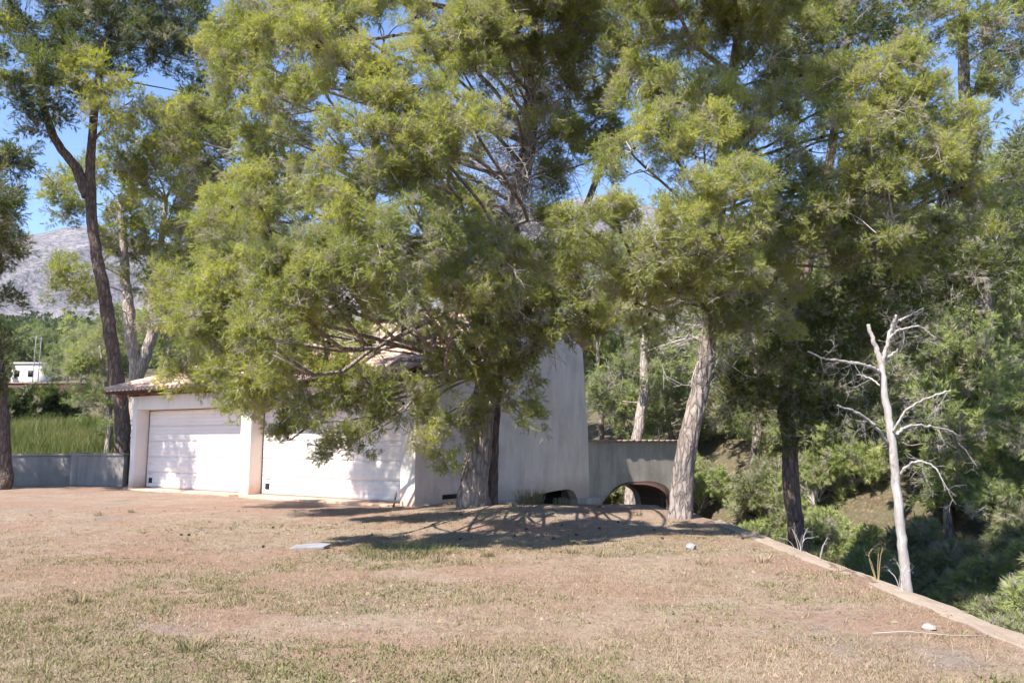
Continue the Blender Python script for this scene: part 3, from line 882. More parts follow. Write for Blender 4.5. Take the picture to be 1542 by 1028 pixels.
# needle foliage: points carrying rotation, size and tint; a geometry-nodes tree sets a branchlet on each
SPRAY_OBJ = {}
for lod_, vs_list in SPRAY.items():
    SPRAY_OBJ[lod_] = []
    for (V, Fc, T) in vs_list:
        bb = Buf(); bb.add(V, Fc, T)
        SPRAY_OBJ[lod_].append(bpy.data.objects.new("needle_branchlet", bb.mesh("needle_branchlet")))
_GN = {}
def foliage_nodes(lod_, fol):
    key = (lod_, fol)
    if key in _GN: return _GN[key]
    g = bpy.data.node_groups.new("needles_%s_%s" % key, 'GeometryNodeTree'); g.is_modifier = True
    g.interface.new_socket("Geometry", in_out='INPUT', socket_type='NodeSocketGeometry')
    g.interface.new_socket("Geometry", in_out='OUTPUT', socket_type='NodeSocketGeometry')
    N = g.nodes.new; Lk = g.links.new
    gi = N("NodeGroupInput"); go = N("NodeGroupOutput")
    g2i = N("GeometryNodeGeometryToInstance")
    for ob in reversed(SPRAY_OBJ[lod_]):
        oi = N("GeometryNodeObjectInfo"); oi.inputs["Object"].default_value = ob
        Lk(oi.outputs["Geometry"], g2i.inputs[0])
    iop = N("GeometryNodeInstanceOnPoints"); Lk(gi.outputs[0], iop.inputs["Points"])
    Lk(g2i.outputs[0], iop.inputs["Instance"]); iop.inputs["Pick Instance"].default_value = True
    def attr(nm, ty):
        a = N("GeometryNodeInputNamedAttribute"); a.data_type = ty; a.inputs["Name"].default_value = nm
        return a.outputs["Attribute"]
    Lk(attr("variant", 'INT'), iop.inputs["Instance Index"])
    e2r = N("FunctionNodeEulerToRotation"); Lk(attr("turn", 'FLOAT_VECTOR'), e2r.inputs[0]); Lk(e2r.outputs[0], iop.inputs["Rotation"])
    Lk(attr("size", 'FLOAT'), iop.inputs["Scale"])
    sm = N("GeometryNodeSetMaterial"); sm.inputs["Material"].default_value = M[fol]
    Lk(iop.outputs[0], sm.inputs[0]); Lk(sm.outputs[0], go.inputs[0])
    _GN[key] = g
    return g
class Fol:
    def __init__(self, lod_): self.lod = lod_; self.a = [[], [], [], [], []]; self.n = 0
    def put(self, pos, dirs, scale, tint, rng):
        n = len(pos); z = _norm(dirs); x = _norm(np.cross(rand_unit(rng, n), z)); y = np.cross(z, x)
        e = np.stack([np.arctan2(y[:, 2], z[:, 2]), -np.arcsin(np.clip(x[:, 2], -1, 1)), np.arctan2(x[:, 1], x[:, 0])], 1)
        for lst, val in zip(self.a, (pos, e, scale, tint, rng.integers(0, len(SPRAY[self.lod]), n))): lst.append(val)
        self.n += n
    def make(self, name, fol, parent):
        pos, e, sc, ti, va = [np.concatenate(q) for q in self.a]
        gr = np.random.default_rng(len(pos)); share = {'pine': .16, 'pine_shaded': .10, 'pine_soft': .24, 'scrub': .20}[fol]
        ti = np.where(gr.uniform(0, 1, len(pos)) < share, -0.3, ti)          # withered grey branchlets among the green
        me = bpy.data.meshes.new(name); me.vertices.add(self.n); me.vertices.foreach_set("co", pos.astype(np.float32).ravel())
        for nm, ty, fld, dat in (("turn", 'FLOAT_VECTOR', "vector", e), ("size", 'FLOAT', "value", sc), ("tint", 'FLOAT', "value", ti)):
            me.attributes.new(nm, ty, 'POINT').data.foreach_set(fld, dat.astype(np.float32).ravel())
        me.attributes.new("variant", 'INT', 'POINT').data.foreach_set("value", va.astype(np.int32))
        me.update()
        o = link(name, me, M[fol], parent, kind="stuff")
        m = o.modifiers.new("needles", 'NODES'); m.node_group = foliage_nodes(self.lod, fol)
        return o


def _cone():
    n = 6; v = [(0, 0, 0.0)]; f = []
    for (z, r) in ((0.25, 0.42), (0.6, 0.36)):
        for i in range(n): v.append((r * math.cos(i * 2 * math.pi / n + z * 3), r * math.sin(i * 2 * math.pi / n + z * 3), z))
    v.append((0, 0, 1.0))
    for i in range(n):
        j = (i + 1) % n
        f += [(0, 1 + j, 1 + i), (1 + i, 1 + j, 7 + j), (1 + i, 7 + j, 7 + i), (7 + i, 7 + j, 13)]
    return np.array(v), np.array(f), np.zeros(14)
CONE = [_cone()]

def tree(name, label, cat, base, stems, clumps, fol='pine', bark='bark', bark2=None, lod='near', group=None, seed=1, spl=11, dens=1.0,
         dead=0.3, cones=0.25, zmin=None, sides=18, tint_mu=0.45, lump=0.42, limb_scale=1.0, bare_stem=0.0):
    """stems: list of (world control points, radii); clumps: (centre, (rx,ry,rz), density, tint shift)"""
    rng = np.random.default_rng(seed)
    base = np.asarray(base, float)
    root = empty(name, base, label, cat, group)
    axes = []
    for si, (pts, rad_) in enumerate(stems):
        n = max(12, int(np.sum(np.linalg.norm(np.diff(np.asarray(pts), axis=0), axis=1)) / 0.16))
        pr = smooth_path(np.concatenate([np.asarray(pts, float), np.asarray(rad_, float)[:, None]], 1), n)
        ln = np.linspace(0, 1, n)
        wob = np.stack([fbm(ln * 9 + seed + si, ln * 0, 5, 3) - .5, fbm(ln * 9 + seed + 4 + si, ln * 0, 6, 3) - .5, ln * 0], 1)
        pp = pr[:, :3] + wob * np.minimum(0.35, pr[:, 3:4] * 0.9) * np.minimum(1, ln * 6)[:, None]
        rv = np.maximum(pr[:, 3], 0.012)
        bb = Buf(); bb.add(*tube_vf(pp - base, rv, sides if si < 2 else 10, rough=0.10, ridge=0.09, seed=seed + si))
        link("trunk", bb.mesh("trunk", smooth=True), M[bark2 if (bark2 and si == 1) else bark], root)
        axes.append((pp, rv))
    fb = Fol(lod); tb = Buf(); cb = Buf()
    for (c, R, dn, ts) in clumps:
        c = np.asarray(c, float); R = np.asarray(R, float)
        # choose stem point
        best = None
        for (pp, rv) in axes:
            hd = np.hypot(pp[:, 0] - c[0], pp[:, 1] - c[1])
            want = c[2] - 0.12 * hd
            cost = np.abs(pp[:, 2] - want) + 0.25 * hd + (pp[:, 2] < (zmin if zmin is not None else base[2] + 1.0)) * 50
            j = int(np.argmin(cost))
            if best is None or cost[j] < best[0]: best = (cost[j], pp[j], rv[j])
        a, ar_ = best[1], best[2]
        end = c + (a - c) * 0.05
        L = np.linalg.norm(end - a)
        if L > 0.4:
            mid1 = a + (end - a) * 0.35 + np.array([0, 0, 0.05 * L]) + rng.normal(0, 0.05 * L, 3)
            mid2 = a + (end - a) * 0.70 + np.array([0, 0, -0.02 * L]) + rng.normal(0, 0.05 * L, 3)
            path = smooth_path([a, mid1, mid2, end, end + _norm(end - a) * float(R[0]) * 0.45 + np.array([0, 0, 0.15 * R[2]])], 14)
            r0 = min(ar_ * 0.5, min(0.05, 0.014 + 0.007 * L) * limb_scale)
            rads = np.linspace(r0, max(0.009, r0 * 0.22), 14)
            bb = Buf(); bb.add(*tube_vf(path - base, rads, 8, rough=0.10, seed=seed))
            link("limb", bb.mesh("limb", smooth=True), M[bark], root)
        else:
            path = smooth_path([a, (a + end) / 2 + 0.02, end + 0.05], 14)
        lump_ = lump * float(np.clip(c[1] / 15.0, 0.66, 1.0)) if lod == 'near' else lump
        n = max(3, int(round(dens * dn * 3.0 * R[0] * R[2] / lump_ ** 2)))
        u = rand_unit(rng, n) * (rng.uniform(0.05, 1.0, n) ** 0.42)[:, None]
        u += rng.normal(0, 0.08, (n, 3))
        p = c + u * R
        outd = _norm(0.9 * u + np.array([0, 0, 0.45]) + 0.3 * _norm((c - a)[None]) * np.array([1, 1, 0.3]) + rng.normal(0, 0.18, (n, 3)))
        # twigs to each lump
        st = path[np.clip((rng.uniform(0.35, 1.0, n) * 13).astype(int), 0, 13)]
        # nearest of a few candidates
        for _ in range(4):
            alt = path[np.clip((rng.uniform(0.25, 1.0, n) * 13).astype(int), 0, 13)]
            bt_ = np.linalg.norm(alt - p, axis=1) < np.linalg.norm(st - p, axis=1)
            st = np.where(bt_[:, None], alt, st)
        lr = rng.uniform(0.72, 1.25, n) * lump_
        bp = p - outd * lr[:, None] * 0.45
        m1 = st + (bp - st) * 0.4 + rng.normal(0, 0.05, (n, 3)) + np.array([0, 0, 0.04]); m2 = st + (bp - st) * 0.75 + rng.normal(0, 0.04, (n, 3))
        Ls = np.linalg.norm(bp - st, axis=1)
        r0 = 0.007 + 0.006 * Ls
        Pm = np.stack([st, m1, m2, bp], 1); Rm = np.stack([r0, r0 * 0.8, r0 * 0.6, r0 * 0.4], 1)
        v, f = batch_tubes(Pm - base, Rm, 4); tb.add(v, f)
        # sprays
        k_ = spl
        od = np.repeat(outd, k_, 0)
        dd = _norm(od * 0.75 + rand_unit(rng, n * k_) * 0.85 + np.array([0, 0, 0.18]))
        pos = np.repeat(bp, k_, 0) + dd * (np.repeat(lr, k_) * rng.uniform(0.05, 0.75, n * k_))[:, None]
        sc = np.repeat(lr, k_) * rng.uniform(0.70, 1.14, n * k_)
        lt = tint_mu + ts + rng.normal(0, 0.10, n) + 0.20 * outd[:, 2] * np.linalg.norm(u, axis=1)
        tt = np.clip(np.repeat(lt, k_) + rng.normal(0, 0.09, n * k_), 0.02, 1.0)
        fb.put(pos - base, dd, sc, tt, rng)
        nd_ = int(n * dead + rng.random())
        if nd_:
            ii = rng.integers(0, n, nd_)
            d2 = _norm(rand_unit(rng, nd_) + np.array([0, 0, -0.15]) + 0.8 * outd[ii])
            place(tb, DEAD, (st[ii] + (p[ii] - st[ii]) * rng.uniform(0.1, 0.8, nd_)[:, None]) - base, d2, rng.uniform(0.45, 0.95, nd_) * (lump_ / 0.36 if lod == 'near' else 1.0), np.zeros(nd_), rng)
        nc_ = int(n * cones + rng.random())
        if nc_:
            ii = rng.integers(0, n, nc_)
            place(cb, CONE, (st[ii] + (bp[ii] - st[ii]) * rng.uniform(0.1, 0.9, nc_)[:, None]) - base, rand_unit(rng, nc_) + np.array([0, 0, -.5]), rng.uniform(0.055, 0.085, nc_), np.zeros(nc_), rng)
    if bare_stem:
        for (pp, rv) in axes[:1]:
            nb_ = int(bare_stem)
            ii = rng.integers(int(len(pp) * 0.40), int(len(pp) * .80), nb_)
            d2 = _norm(rand_unit(rng, nb_) * np.array([1, 1, 0.5]))
            place(tb, DEAD, pp[ii] + d2 * rv[ii][:, None] * 0.6 - base, d2, rng.uniform(0.5, 1.5, nb_), np.zeros(nb_), rng)
    if fb.n: fb.make("crown", fol, root)
    if tb.n: link("twigs", tb.mesh("twigs"), M['twig'], root, kind="stuff")
    if cb.n: link("cones", cb.mesh("cones"), M['cone'], root, kind="stuff")
    return root

def cl(spec, depth_k=0.85):
    """(px, py, r_px, d, density=1, tint=0, ry_px=None) -> clump"""
    px, py, r, d = spec[:4]
    dn = spec[4] if len(spec) > 4 else 1.0
    ts = spec[5] if len(spec) > 5 else 0.0
    rz = spec[6] if len(spec) > 6 else r
    c = P(px, py, d)
    return (c, (r / F_PX * d, (r + rz) / 2 / F_PX * d * depth_k, rz / F_PX * d), dn, ts)

def stem(pix, wid, zground=True):
    """pix: (px, py, d) list; wid: widths in px -> world points, radii"""
    pts = [P(*q) for q in pix]; rad_ = [w / 2 / F_PX * q[2] for w, q in zip(wid, pix)]
    if zground:
        x, y, z = pts[0]
        z0 = float(H(x, y))
        pts[0] = np.array([x, y, min(z, z0) - 0.12])
    return np.array(pts), rad_

def copy_tree(src, name_loc, rot, scale, label=None, group=None):
    r = src.copy(); COL.objects.link(r)
    r.location = tuple(name_loc); r.rotation_euler = (0, 0, rot); r.scale = (scale, scale, scale)
    if label: r["label"] = label
    if group: r["group"] = group
    for ch in list(src.children):
        c = ch.copy(); COL.objects.link(c); c.parent = r
    return r

# ------------------------------------------------------------------ the big pine in front of the garage
T1g = G(714, 759)
s1 = stem([(714, 762, 17.0), (712, 715, 17.0), (722, 620, 17.0), (738, 520, 16.9), (762, 390, 16.7), (785, 270, 16.5), (802, 130, 16.4), (812, -40, 16.2), (815, -220, 16.0)], [52, 42, 36, 33, 30, 27, 23, 17, 8])
s2 = stem([(739, 758, 17.3), (739, 700, 17.35), (743, 630, 17.4), (752, 560, 17.4), (790, 470, 17.6), (850, 380, 17.8), (905, 250, 17.8), (930, 100, 17.8)], [22, 18, 16, 15, 13, 11, 9, 5])
big = [
    # low left mass over the doors
    (300, 560, 46, 16.6, 1.2, .10), (265, 505, 34, 16.8, 1.1, .12), (380, 555, 62, 15.0, 1.2, .08), (335, 465, 66, 10.10, 1.2, .10), (455, 560, 62, 13.4, 1.2, .05), (420, 470, 66, 9.70, 1.1, .02),
    (540, 572, 58, 13.2, 1.1, .0, 40), (605, 585, 42, 13.6, 1.0, .0, 38), (500, 605, 44, 13.6, .9, .02, 26), (650, 560, 34, 13.8, .8, -.04), (350, 590, 30, 16.4, .9, .05, 22),
    # thin hanging spray over the right door
    (470, 640, 50, 16.2, .7, -.12, 28), (545, 652, 42, 16.4, .7, -.14, 28), (425, 665, 20, 16.2, .6, -.1), (575, 628, 30, 16.6, .7, -.12), (365, 615, 26, 16.0, .9, .0, 18), (510, 672, 26, 16.3, .6, -.12, 18),
    # middle left
    (360, 370, 62, 16.0, 1.1, .10), (440, 380, 66, 9.90, 1.0, .06), (330, 320, 44, 16.4, 1.0, .14), (520, 440, 64, 9.90, .8, -.02), (400, 290, 56, 15.4, 1.0, .05),
    # bright central lobe nearer the camera
    (540, 120, 56, 10.0, 1.0, .16), (610, 130, 66, 9.9, 1.1, .16), (560, 210, 80, 9.8, 1.1, .13), (650, 210, 66, 9.8, 1.0, .08), (510, 270, 48, 10.2, .9, .12), (600, 290, 70, 9.7, .8, .0), (680, 160, 40, 9.9, .9, .1),
    (500, 350, 56, 9.70, .9, .08), (570, 370, 56, 9.40, .8, -.02), (640, 340, 50, 9.50, .7, -.05), (455, 310, 36, 11, .8, .1),
    # upper left
    (440, 60, 70, 13.0, 1.0, .12), (500, 20, 60, 12.6, 1.0, .12), (380, 110, 60, 14.5, 1.0, .10), (370, 30, 60, 14.5, 1.0, .08), (420, 150, 40, 14.0, .9, .10), (330, 70, 40, 15.0, .9, .1), (540, -60, 80, 13.5, 1.0, .1), (430, -60, 90, 13, 1.0, .1),
    # centre and right of trunk
    (690, 440, 62, 10.50, 1.0, .06), (750, 400, 70, 10.70, 1.0, .0), (790, 470, 60, 14.8, 1.0, -.05), (700, 515, 50, 13.4, .9, -.06), (645, 500, 40, 13.4, .6, -.06), (820, 420, 56, 15.6, .9, -.02),
    (765, 570, 46, 15.8, 1.0, .02, 40), (780, 620, 30, 16.0, .9, .0, 24), (735, 610, 24, 16.2, .8, .05),
    (660, 680, 32, 16.4, 1.0, .10, 34), (640, 640, 22, 16.6, .7, .02), (690, 640, 22, 16.3, .6, .02),
    (690, 300, 46, 13.0, .9, 0), (470, 130, 40, 12.5, .8, .1), (640, 60, 40, 12.0, .6, .05), (720, 20, 50, 12.5, .9, .06), (430, 200, 30, 14, .6, .1), (705, 365, 46, 12.6, .9, 0), (620, 415, 46, 12.4, .8, -.02), (560, 450, 40, 11.5, .8, 0), (470, 500, 44, 13.0, .9, .05), (540, 520, 36, 14.5, .7, -.05), (660, 260, 40, 12.6, .8, .05), (250, 460, 30, 15.5, .9, .12), (300, 420, 44, 14.5, 1.0, .1), (720, 110, 40, 13, .8, 0),
    (585, 445, 40, 9.4, .8, 0), (395, 420, 46, 9.6, .9, .05), (460, 430, 40, 9.3, .8, .03), (350, 500, 34, 10.0, .8, .08),
    (835, 255, 40, 15.8, .8, -.08), (850, 145, 50, 15.5, .8, -.06), (780, 50, 56, 14.5, .8, -.02), (895, 240, 40, 15.8, .9, 0), (680, 80, 40, 13.4, .8, .06), (620, 20, 36, 12.6, .5, 0), (870, 20, 60, 14.5, .9, 0), (940, 30, 60, 15.5, .9, -.02), (470, 240, 34, 14.0, .8, .08), (400, 200, 34, 15.0, .8, .08), (830, 340, 40, 15.4, .8, .04),
    (850, 452, 42, 15.0, 1.0, 0), (882, 482, 28, 15.4, .9, 0), (720, 190, 40, 9.6, .8, .05), (470, 50, 54, 9.4, .9, .12), (365, 300, 46, 9.6, .9, .1),
    # upper right of trunk
    (740, 50, 70, 13.6, 1.0, .05), (790, 90, 50, 14.6, .6, -.10), (690, 30, 40, 13.0, 1.0, .1), (840, 190, 46, 15.0, .8, -.08), (860, 60, 70, 14.5, .9, -.02),
    (810, -60, 100, 13.5, 1.0, 0), (680, -90, 80, 14, 1.0, .1), (900, 180, 50, 15.6, .8, -.04), (930, 100, 50, 16, .8, -.04),
]
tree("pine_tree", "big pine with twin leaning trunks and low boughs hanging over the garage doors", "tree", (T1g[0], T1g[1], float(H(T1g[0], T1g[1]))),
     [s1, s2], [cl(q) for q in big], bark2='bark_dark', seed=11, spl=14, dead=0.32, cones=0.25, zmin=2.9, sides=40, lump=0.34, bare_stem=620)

# ------------------------------------------------------------------ leaning pine by the wall edge
T2g = G(1024, 783)
s1 = stem([(1024, 784, 15.0), (1028, 740, 15.0), (1040, 660, 15.0), (1055, 580, 15.0), (1066, 505, 14.9), (1076, 420, 14.8), (1085, 300, 14.7), (1100, 150, 14.6), (1115, 0, 14.4), (1120, -150, 14.2)], [38, 33, 29, 26, 25, 22, 19, 16, 12, 6])
right = [
    (1040, 130, 70, 13.2, 1.0, .08), (1000, 200, 56, 10.8, .9, .12), (1060, 230, 60, 11, .9, .12), (1040, 300, 50, 10.10, .8, .08), (1110, 290, 60, 10.30, 1.0, .06),
    (1180, 160, 46, 13.0, 1.0, .16), (1195, 230, 56, 13.0, .9, .12), (1130, 90, 60, 14.0, .8, -.04), (1210, 60, 70, 14.6, .7, -.10), (1140, 180, 40, 13.6, .7, .02),
    (1352, 90, 34, 12.6, 1.1, .18), (1330, 140, 60, 12.6, 1.1, .14), (1400, 150, 54, 12.6, 1.0, .16), (1290, 200, 66, 12.6, 1.0, .12), (1370, 220, 80, 12.4, 1.0, .10), (1440, 210, 46, 12.6, 1.0, .12),
    (1250, 280, 66, 12.8, 1.0, .10), (1330, 300, 70, 12.6, 1.0, .06), (1420, 290, 56, 13.0, 1.0, .02), (1470, 280, 34, 13.4, .9, -.06),
    (1180, 340, 66, 13.2, 1.0, .08), (1240, 370, 60, 13.2, 1.0, .02), (1310, 370, 60, 13.2, 1.0, -.05), (1390, 360, 60, 13.6, 1.0, -.12),
    (1110, 380, 60, 10.30, 1.0, .08), (1050, 370, 56, 10.10, .9, .08), (990, 370, 56, 10.10, .9, .10), (930, 400, 50, 10.50, .9, .06), (880, 390, 46, 11.4, .9, .06), (870, 340, 46, 10.2, .9, .12),
    (1020, 440, 56, 11.00, 1.0, .06), (1090, 450, 46, 14.0, .9, .05), (1080, 170, 50, 12.4, .9, .06), (1120, 230, 44, 12.2, .9, .08), (1250, 120, 50, 14.2, .8, -.06), (1180, 110, 40, 14, .7, -.04), (960, 130, 50, 13.0, .9, .02), (960, 460, 56, 11.6, .8, .06), (900, 470, 44, 14.8, .9, .04), (1160, 430, 50, 13.8, .9, .02), (1140, 500, 50, 14.2, .8, -.02), (920, 330, 44, 10.4, .9, .12),
    (1090, 20, 80, 14.0, .9, -.04), (980, 60, 70, 13.8, .8, -.06), (950, 230, 50, 10.8, .8, .04), (1010, -60, 100, 12.5, 1.0, .05), (1180, -60, 100, 12.5, 1.0, .05), (1080, -150, 120, 11.0, .9, .05), (930, -140, 110, 10.5, .8, .05), (1000, -330, 130, 10.0, .8, .05),
]
tree("pine_tree", "leaning pine with mottled grey trunk at the end of the pale wall edge", "tree", (T2g[0], T2g[1], float(H(T2g[0], T2g[1]))),
     [s1], [cl(q) for q in right], seed=23, spl=14, dead=0.30, cones=0.3, zmin=4.0, sides=36, lump=0.34, bare_stem=120)

# ------------------------------------------------------------------ tall pine behind the garage
x_ = -6.0; s1 = (np.array([(x_, 33, float(H(x_, 33)) - .15), (x_ + .2, 33, 4), (x_ - .3, 32.6, 8), (x_, 32.2, 13), (x_ + .3, 32, 19)]), [.30, .27, .23, .17, .05])
bk = [(300, 200, 50, 27, .9, .05), (355, 190, 50, 27, .9, .08), (410, 240, 44, 28, .9, .05), (330, 265, 46, 28, .9, .0), (480, 80, 60, 30, .8, -.1), (375, 330, 56, 28, 1.0, -.05), (300, 380, 56, 29, 1.0, -.08), (455, 410, 60, 30, 1.0, -.1), (530, 400, 56, 30, 1.0, -.1), (600, 400, 56, 31, 1.0, -.12), (660, 380, 56, 31, .9, -.12),
      (655, 310, 36, 31, .8, -.1), (700, 90, 56, 31, .8, -.1), (720, 230, 40, 31, .7, -.1), (430, 330, 40, 29, .9, 0), (570, 20, 40, 31, .4, -.15), (640, 10, 44, 31, .5, -.15), (340, 120, 50, 28, .9, -.05), (520, 330, 30, 30, .6, -.05), (290, 260, 40, 27, .9, .05), (400, 180, 30, 28, .6, .05), (560, -40, 80, 30, .8, -.1)]
tree("pine_tree", "tall pine standing directly behind the garage roof ridge", "tree", s1[0][0] + [0, 0, .15], [s1], [cl(q) for q in bk], fol='pine', bark='bark_dark', lod='mid', seed=29, spl=9, dead=0.4, cones=.1, zmin=4.5, lump=0.56, tint_mu=0.36)

# ------------------------------------------------------------------ dark-trunked pine in the ravine
def ground_stem(px, d, more, wid):
    x = (px - 771) / F_PX * d
    g = np.array([x, d, float(H(x, d)) - 0.1])
    pts = [g] + [P(*q) for q in more]
    return np.array(pts), [w / 2 / F_PX * d for w in wid]
s1 = ground_stem(1198, 18.5, [(1196, 780, 18.5), (1188, 680, 18.5), (1182, 600, 18.4), (1200, 480, 18.3), (1230, 340, 18.2), (1260, 180, 18.2), (1280, 40, 18.2)], [31, 25, 22, 20, 18, 15, 12, 6])
dk = [
    (1250, 470, 70, 16.5, 1.0, -.1), (1330, 440, 70, 16.5, 1.1, -.1), (1420, 420, 70, 16.8, 1.1, -.1), (1480, 400, 50, 17, 1.0, -.05), (1200, 540, 66, 16.8, 1.0, 0), (1260, 560, 60, 17.0, 1.0, -.05), (1170, 610, 50, 17.4, .8, .1), (1120, 590, 50, 18, .8, .15),
    (1230, 630, 50, 17.6, .8, 0), (1340, 520, 50, 17.5, .8, -.1), (1500, 350, 60, 17.5, .8, 0), (1290, 620, 44, 17.4, .8, .1), (1120, 530, 40, 17.6, .7, .1),
    (1240, 60, 80, 18, 1.0, -.1), (1300, 10, 80, 18, 1.0, -.1), (1180, 20, 70, 18.2, .8, -.1), (1260, 130, 50, 17.8, .9, -.1),
]
tree("pine_tree", "dark trunked pine growing from the ravine behind the bare dead tree", "tree", s1[0][0] + [0, 0, .1], [s1], [cl(q) for q in dk], fol='pine_shaded', bark='bark_dark',
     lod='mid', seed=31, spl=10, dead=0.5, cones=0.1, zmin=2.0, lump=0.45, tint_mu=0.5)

# tall thin pine top right
s1 = ground_stem(1500, 23.0, [(1495, 640, 23), (1480, 480, 23), (1466, 320, 23), (1455, 180, 23), (1450, 60, 23), (1448, -80, 23)], [40, 30, 27, 24, 20, 14, 6])
tp = [(1480, 70, 60, 22, .85, 0), (1430, 40, 50, 22, .9, 0), (1530, 120, 50, 22, .8, 0.05), (1520, 30, 60, 22, .9, -.05), (1470, 170, 50, 23, .45, -.1), (1540, 200, 44, 22, .5, 0), (1400, -30, 70, 22, .7, 0), (1500, -60, 80, 22, .7, 0), (1510, 270, 36, 23, .25, 0), (1570, 60, 60, 22, .6, 0)]
tree("pine_tree", "tall thin pine with sparse crown standing against blue sky above the ravine", "tree", s1[0][0] + [0, 0, .1], [s1], [cl(q) for q in tp], fol='pine', bark='bark', lod='mid', seed=37, spl=9, dead=0.6, zmin=4, lump=0.5, tint_mu=0.42)

# ------------------------------------------------------------------ left side pines
s1 = ground_stem(189, 27.0, [(184, 640, 27), (170, 530, 27), (155, 440, 27), (145, 370, 27), (138, 290, 27), (140, 205, 27), (150, 110, 27), (170, 10, 27), (175, -90, 27)], [24, 21, 19, 18, 16, 15, 12, 10, 7, 4])
s2 = (np.array([P(133, 296, 27), P(112, 250, 26.8), P(82, 205, 26.5), P(60, 140, 26.2), P(45, 60, 26)]), [9 / F_PX * 27, 7 / F_PX * 27, 6 / F_PX * 27, 5 / F_PX * 27, 3 / F_PX * 27])
lf = [(40, 60, 60, 25, .9, .05), (90, 110, 60, 25, .9, 0), (20, 140, 50, 25, .8, .0), (70, 170, 40, 25.5, .5, -.05), (120, 40, 70, 26, 1.0, -.08), (130, 120, 32, 24.5, 1.1, .45), (165, 160, 36, 24.5, 1.1, .45), (200, 150, 30, 24.5, .9, .35), (115, 95, 18, 24.5, .9, .45),
      (190, 40, 70, 27, .9, -.1), (260, 60, 70, 28, .8, -.12), (250, 10, 70, 28, 1.0, -.1), (310, 90, 44, 28, .8, -.12), (30, -20, 90, 25, .9, 0), (150, -40, 90, 27, .9, -.05), (290, 140, 40, 28, .6, -.12), (180, 110, 40, 28, .6, -.1)]
tree("pine_tree", "tall dark pine leaning left behind the garage corner with forked upper trunk", "tree", s1[0][0] + [0, 0, .1], [s1, s2], [cl(q) for q in lf], fol='pine_shaded', bark='bark_dark', lod='mid', seed=41, spl=10, dead=0.4, cones=.1, zmin=7.5, lump=0.52, tint_mu=0.5)

s1 = ground_stem(206, 33.0, [(206, 560, 33), (199, 510, 33), (192, 450, 33), (186, 380, 33), (180, 300, 33)], [26, 18, 18, 16, 12, 6])
s2 = (np.array([P(208, 566, 33), P(220, 540, 33), (P(232, 490, 33)), P(228, 440, 33), P(240, 380, 33), P(250, 300, 33)]), [8 / F_PX * 33, 8 / F_PX * 33, 8 / F_PX * 33, 7 / F_PX * 33, 5 / F_PX * 33, 3 / F_PX * 33])
wt = [(110, 300, 44, 32, .9, .05), (150, 270, 46, 31, .9, .1), (220, 260, 56, 30, 1.0, .15), (280, 230, 56, 28, 1.0, .15), (200, 330, 60, 33, 1.0, 0), (270, 330, 50, 32, 1.0, 0), (110, 420, 36, 31, .8, .12), (140, 450, 28, 31, .8, .1), (190, 390, 50, 33, .7, 0), (260, 420, 46, 32, .9, -.1), (90, 390, 26, 31, .8, .1), (240, 200, 50, 28, 1.0, .15), (300, 180, 46, 27, 1.0, .15), (190, 220, 46, 29, .9, .15), (290, 290, 40, 30, .9, .1)]
tree("pine_tree", "pine with two pale forked trunks rising behind the tiled garage roof", "tree", s1[0][0] + [0, 0, .1], [s1, s2], [cl(q) for q in wt], fol='pine', bark='bark_pale', lod='mid', seed=43, spl=9, dead=0.4, cones=.1, zmin=4.5, lump=0.58, tint_mu=0.40)

s1 = ground_stem(10, 24.0, [(8, 720, 24), (2, 650, 24), (-4, 560, 24), (-16, 440, 24), (-40, 280, 24), (-60, 120, 24)], [26, 22, 20, 18, 16, 13, 6])
el = [(5, 265, 36, 23.5, .9, -.1, 44), (-10, 240, 40, 23.5, 1.0, -.1), (15, 375, 34, 23.5, .5, -.05, 26), (-15, 400, 40, 23.5, .9, -.1), (-10, 470, 30, 23.5, .7, -.1), (0, 530, 22, 23.5, 1.0, -.1, 40), (-40, 330, 60, 23.5, .9, -.1), (-60, 160, 80, 23.5, .9, -.1), (-30, 560, 40, 23.8, 1, -.1)]
el_out = [((-15.6, 20.4, 8.2), (1.1, 1.0, 1.0), .9, 0), ((-16.6, 19.8, 9.0), (1.1, 1.1, .9), .9, 0), ((-15.0, 21.4, 7.2), (.8, .8, .8), .9, 0), ((-18.8, 21.6, 6.4), (1.4, 1.3, 1.0), 1.0, 0), ((-17.6, 21.2, 7.2), (1.3, 1.3, 1.0), 1.0, 0), ((-20.2, 20.6, 7.6), (1.4, 1.3, 1.0), 1.0, 0), ((-18.4, 22.4, 5.2), (1.1, 1.0, .8), .9, 0)]
for px_, z_, h_, r_ in ((228, .3, 7.0, .55), (240, 1.0, 7.6, .6), (262, .6, 7.3, .6), (276, 1.2, 8.0, .6), (284, .3, 7.4, .5), (205, 1.8, 8.2, .6), (250, 1.7, 8.8, .6), (190, .8, 7.4, .6)):
    q_ = gl(front_x(px_, REV), REV, z_); t_ = (h_ - z_) / to_sun.z
    el_out.append((q_ + np.array(to_sun) * t_, (r_, r_, r_ * .9), 1.0, 0))
tree("pine_tree", "dark slim pine beside the open end of the low grey wall", "tree", s1[0][0] + [0, 0, .1], [s1], [cl(q) for q in el] + el_out, fol='pine_shaded', bark='bark_dark', lod='mid', seed=47, spl=9, dead=0.4, zmin=2.5, lump=0.48)

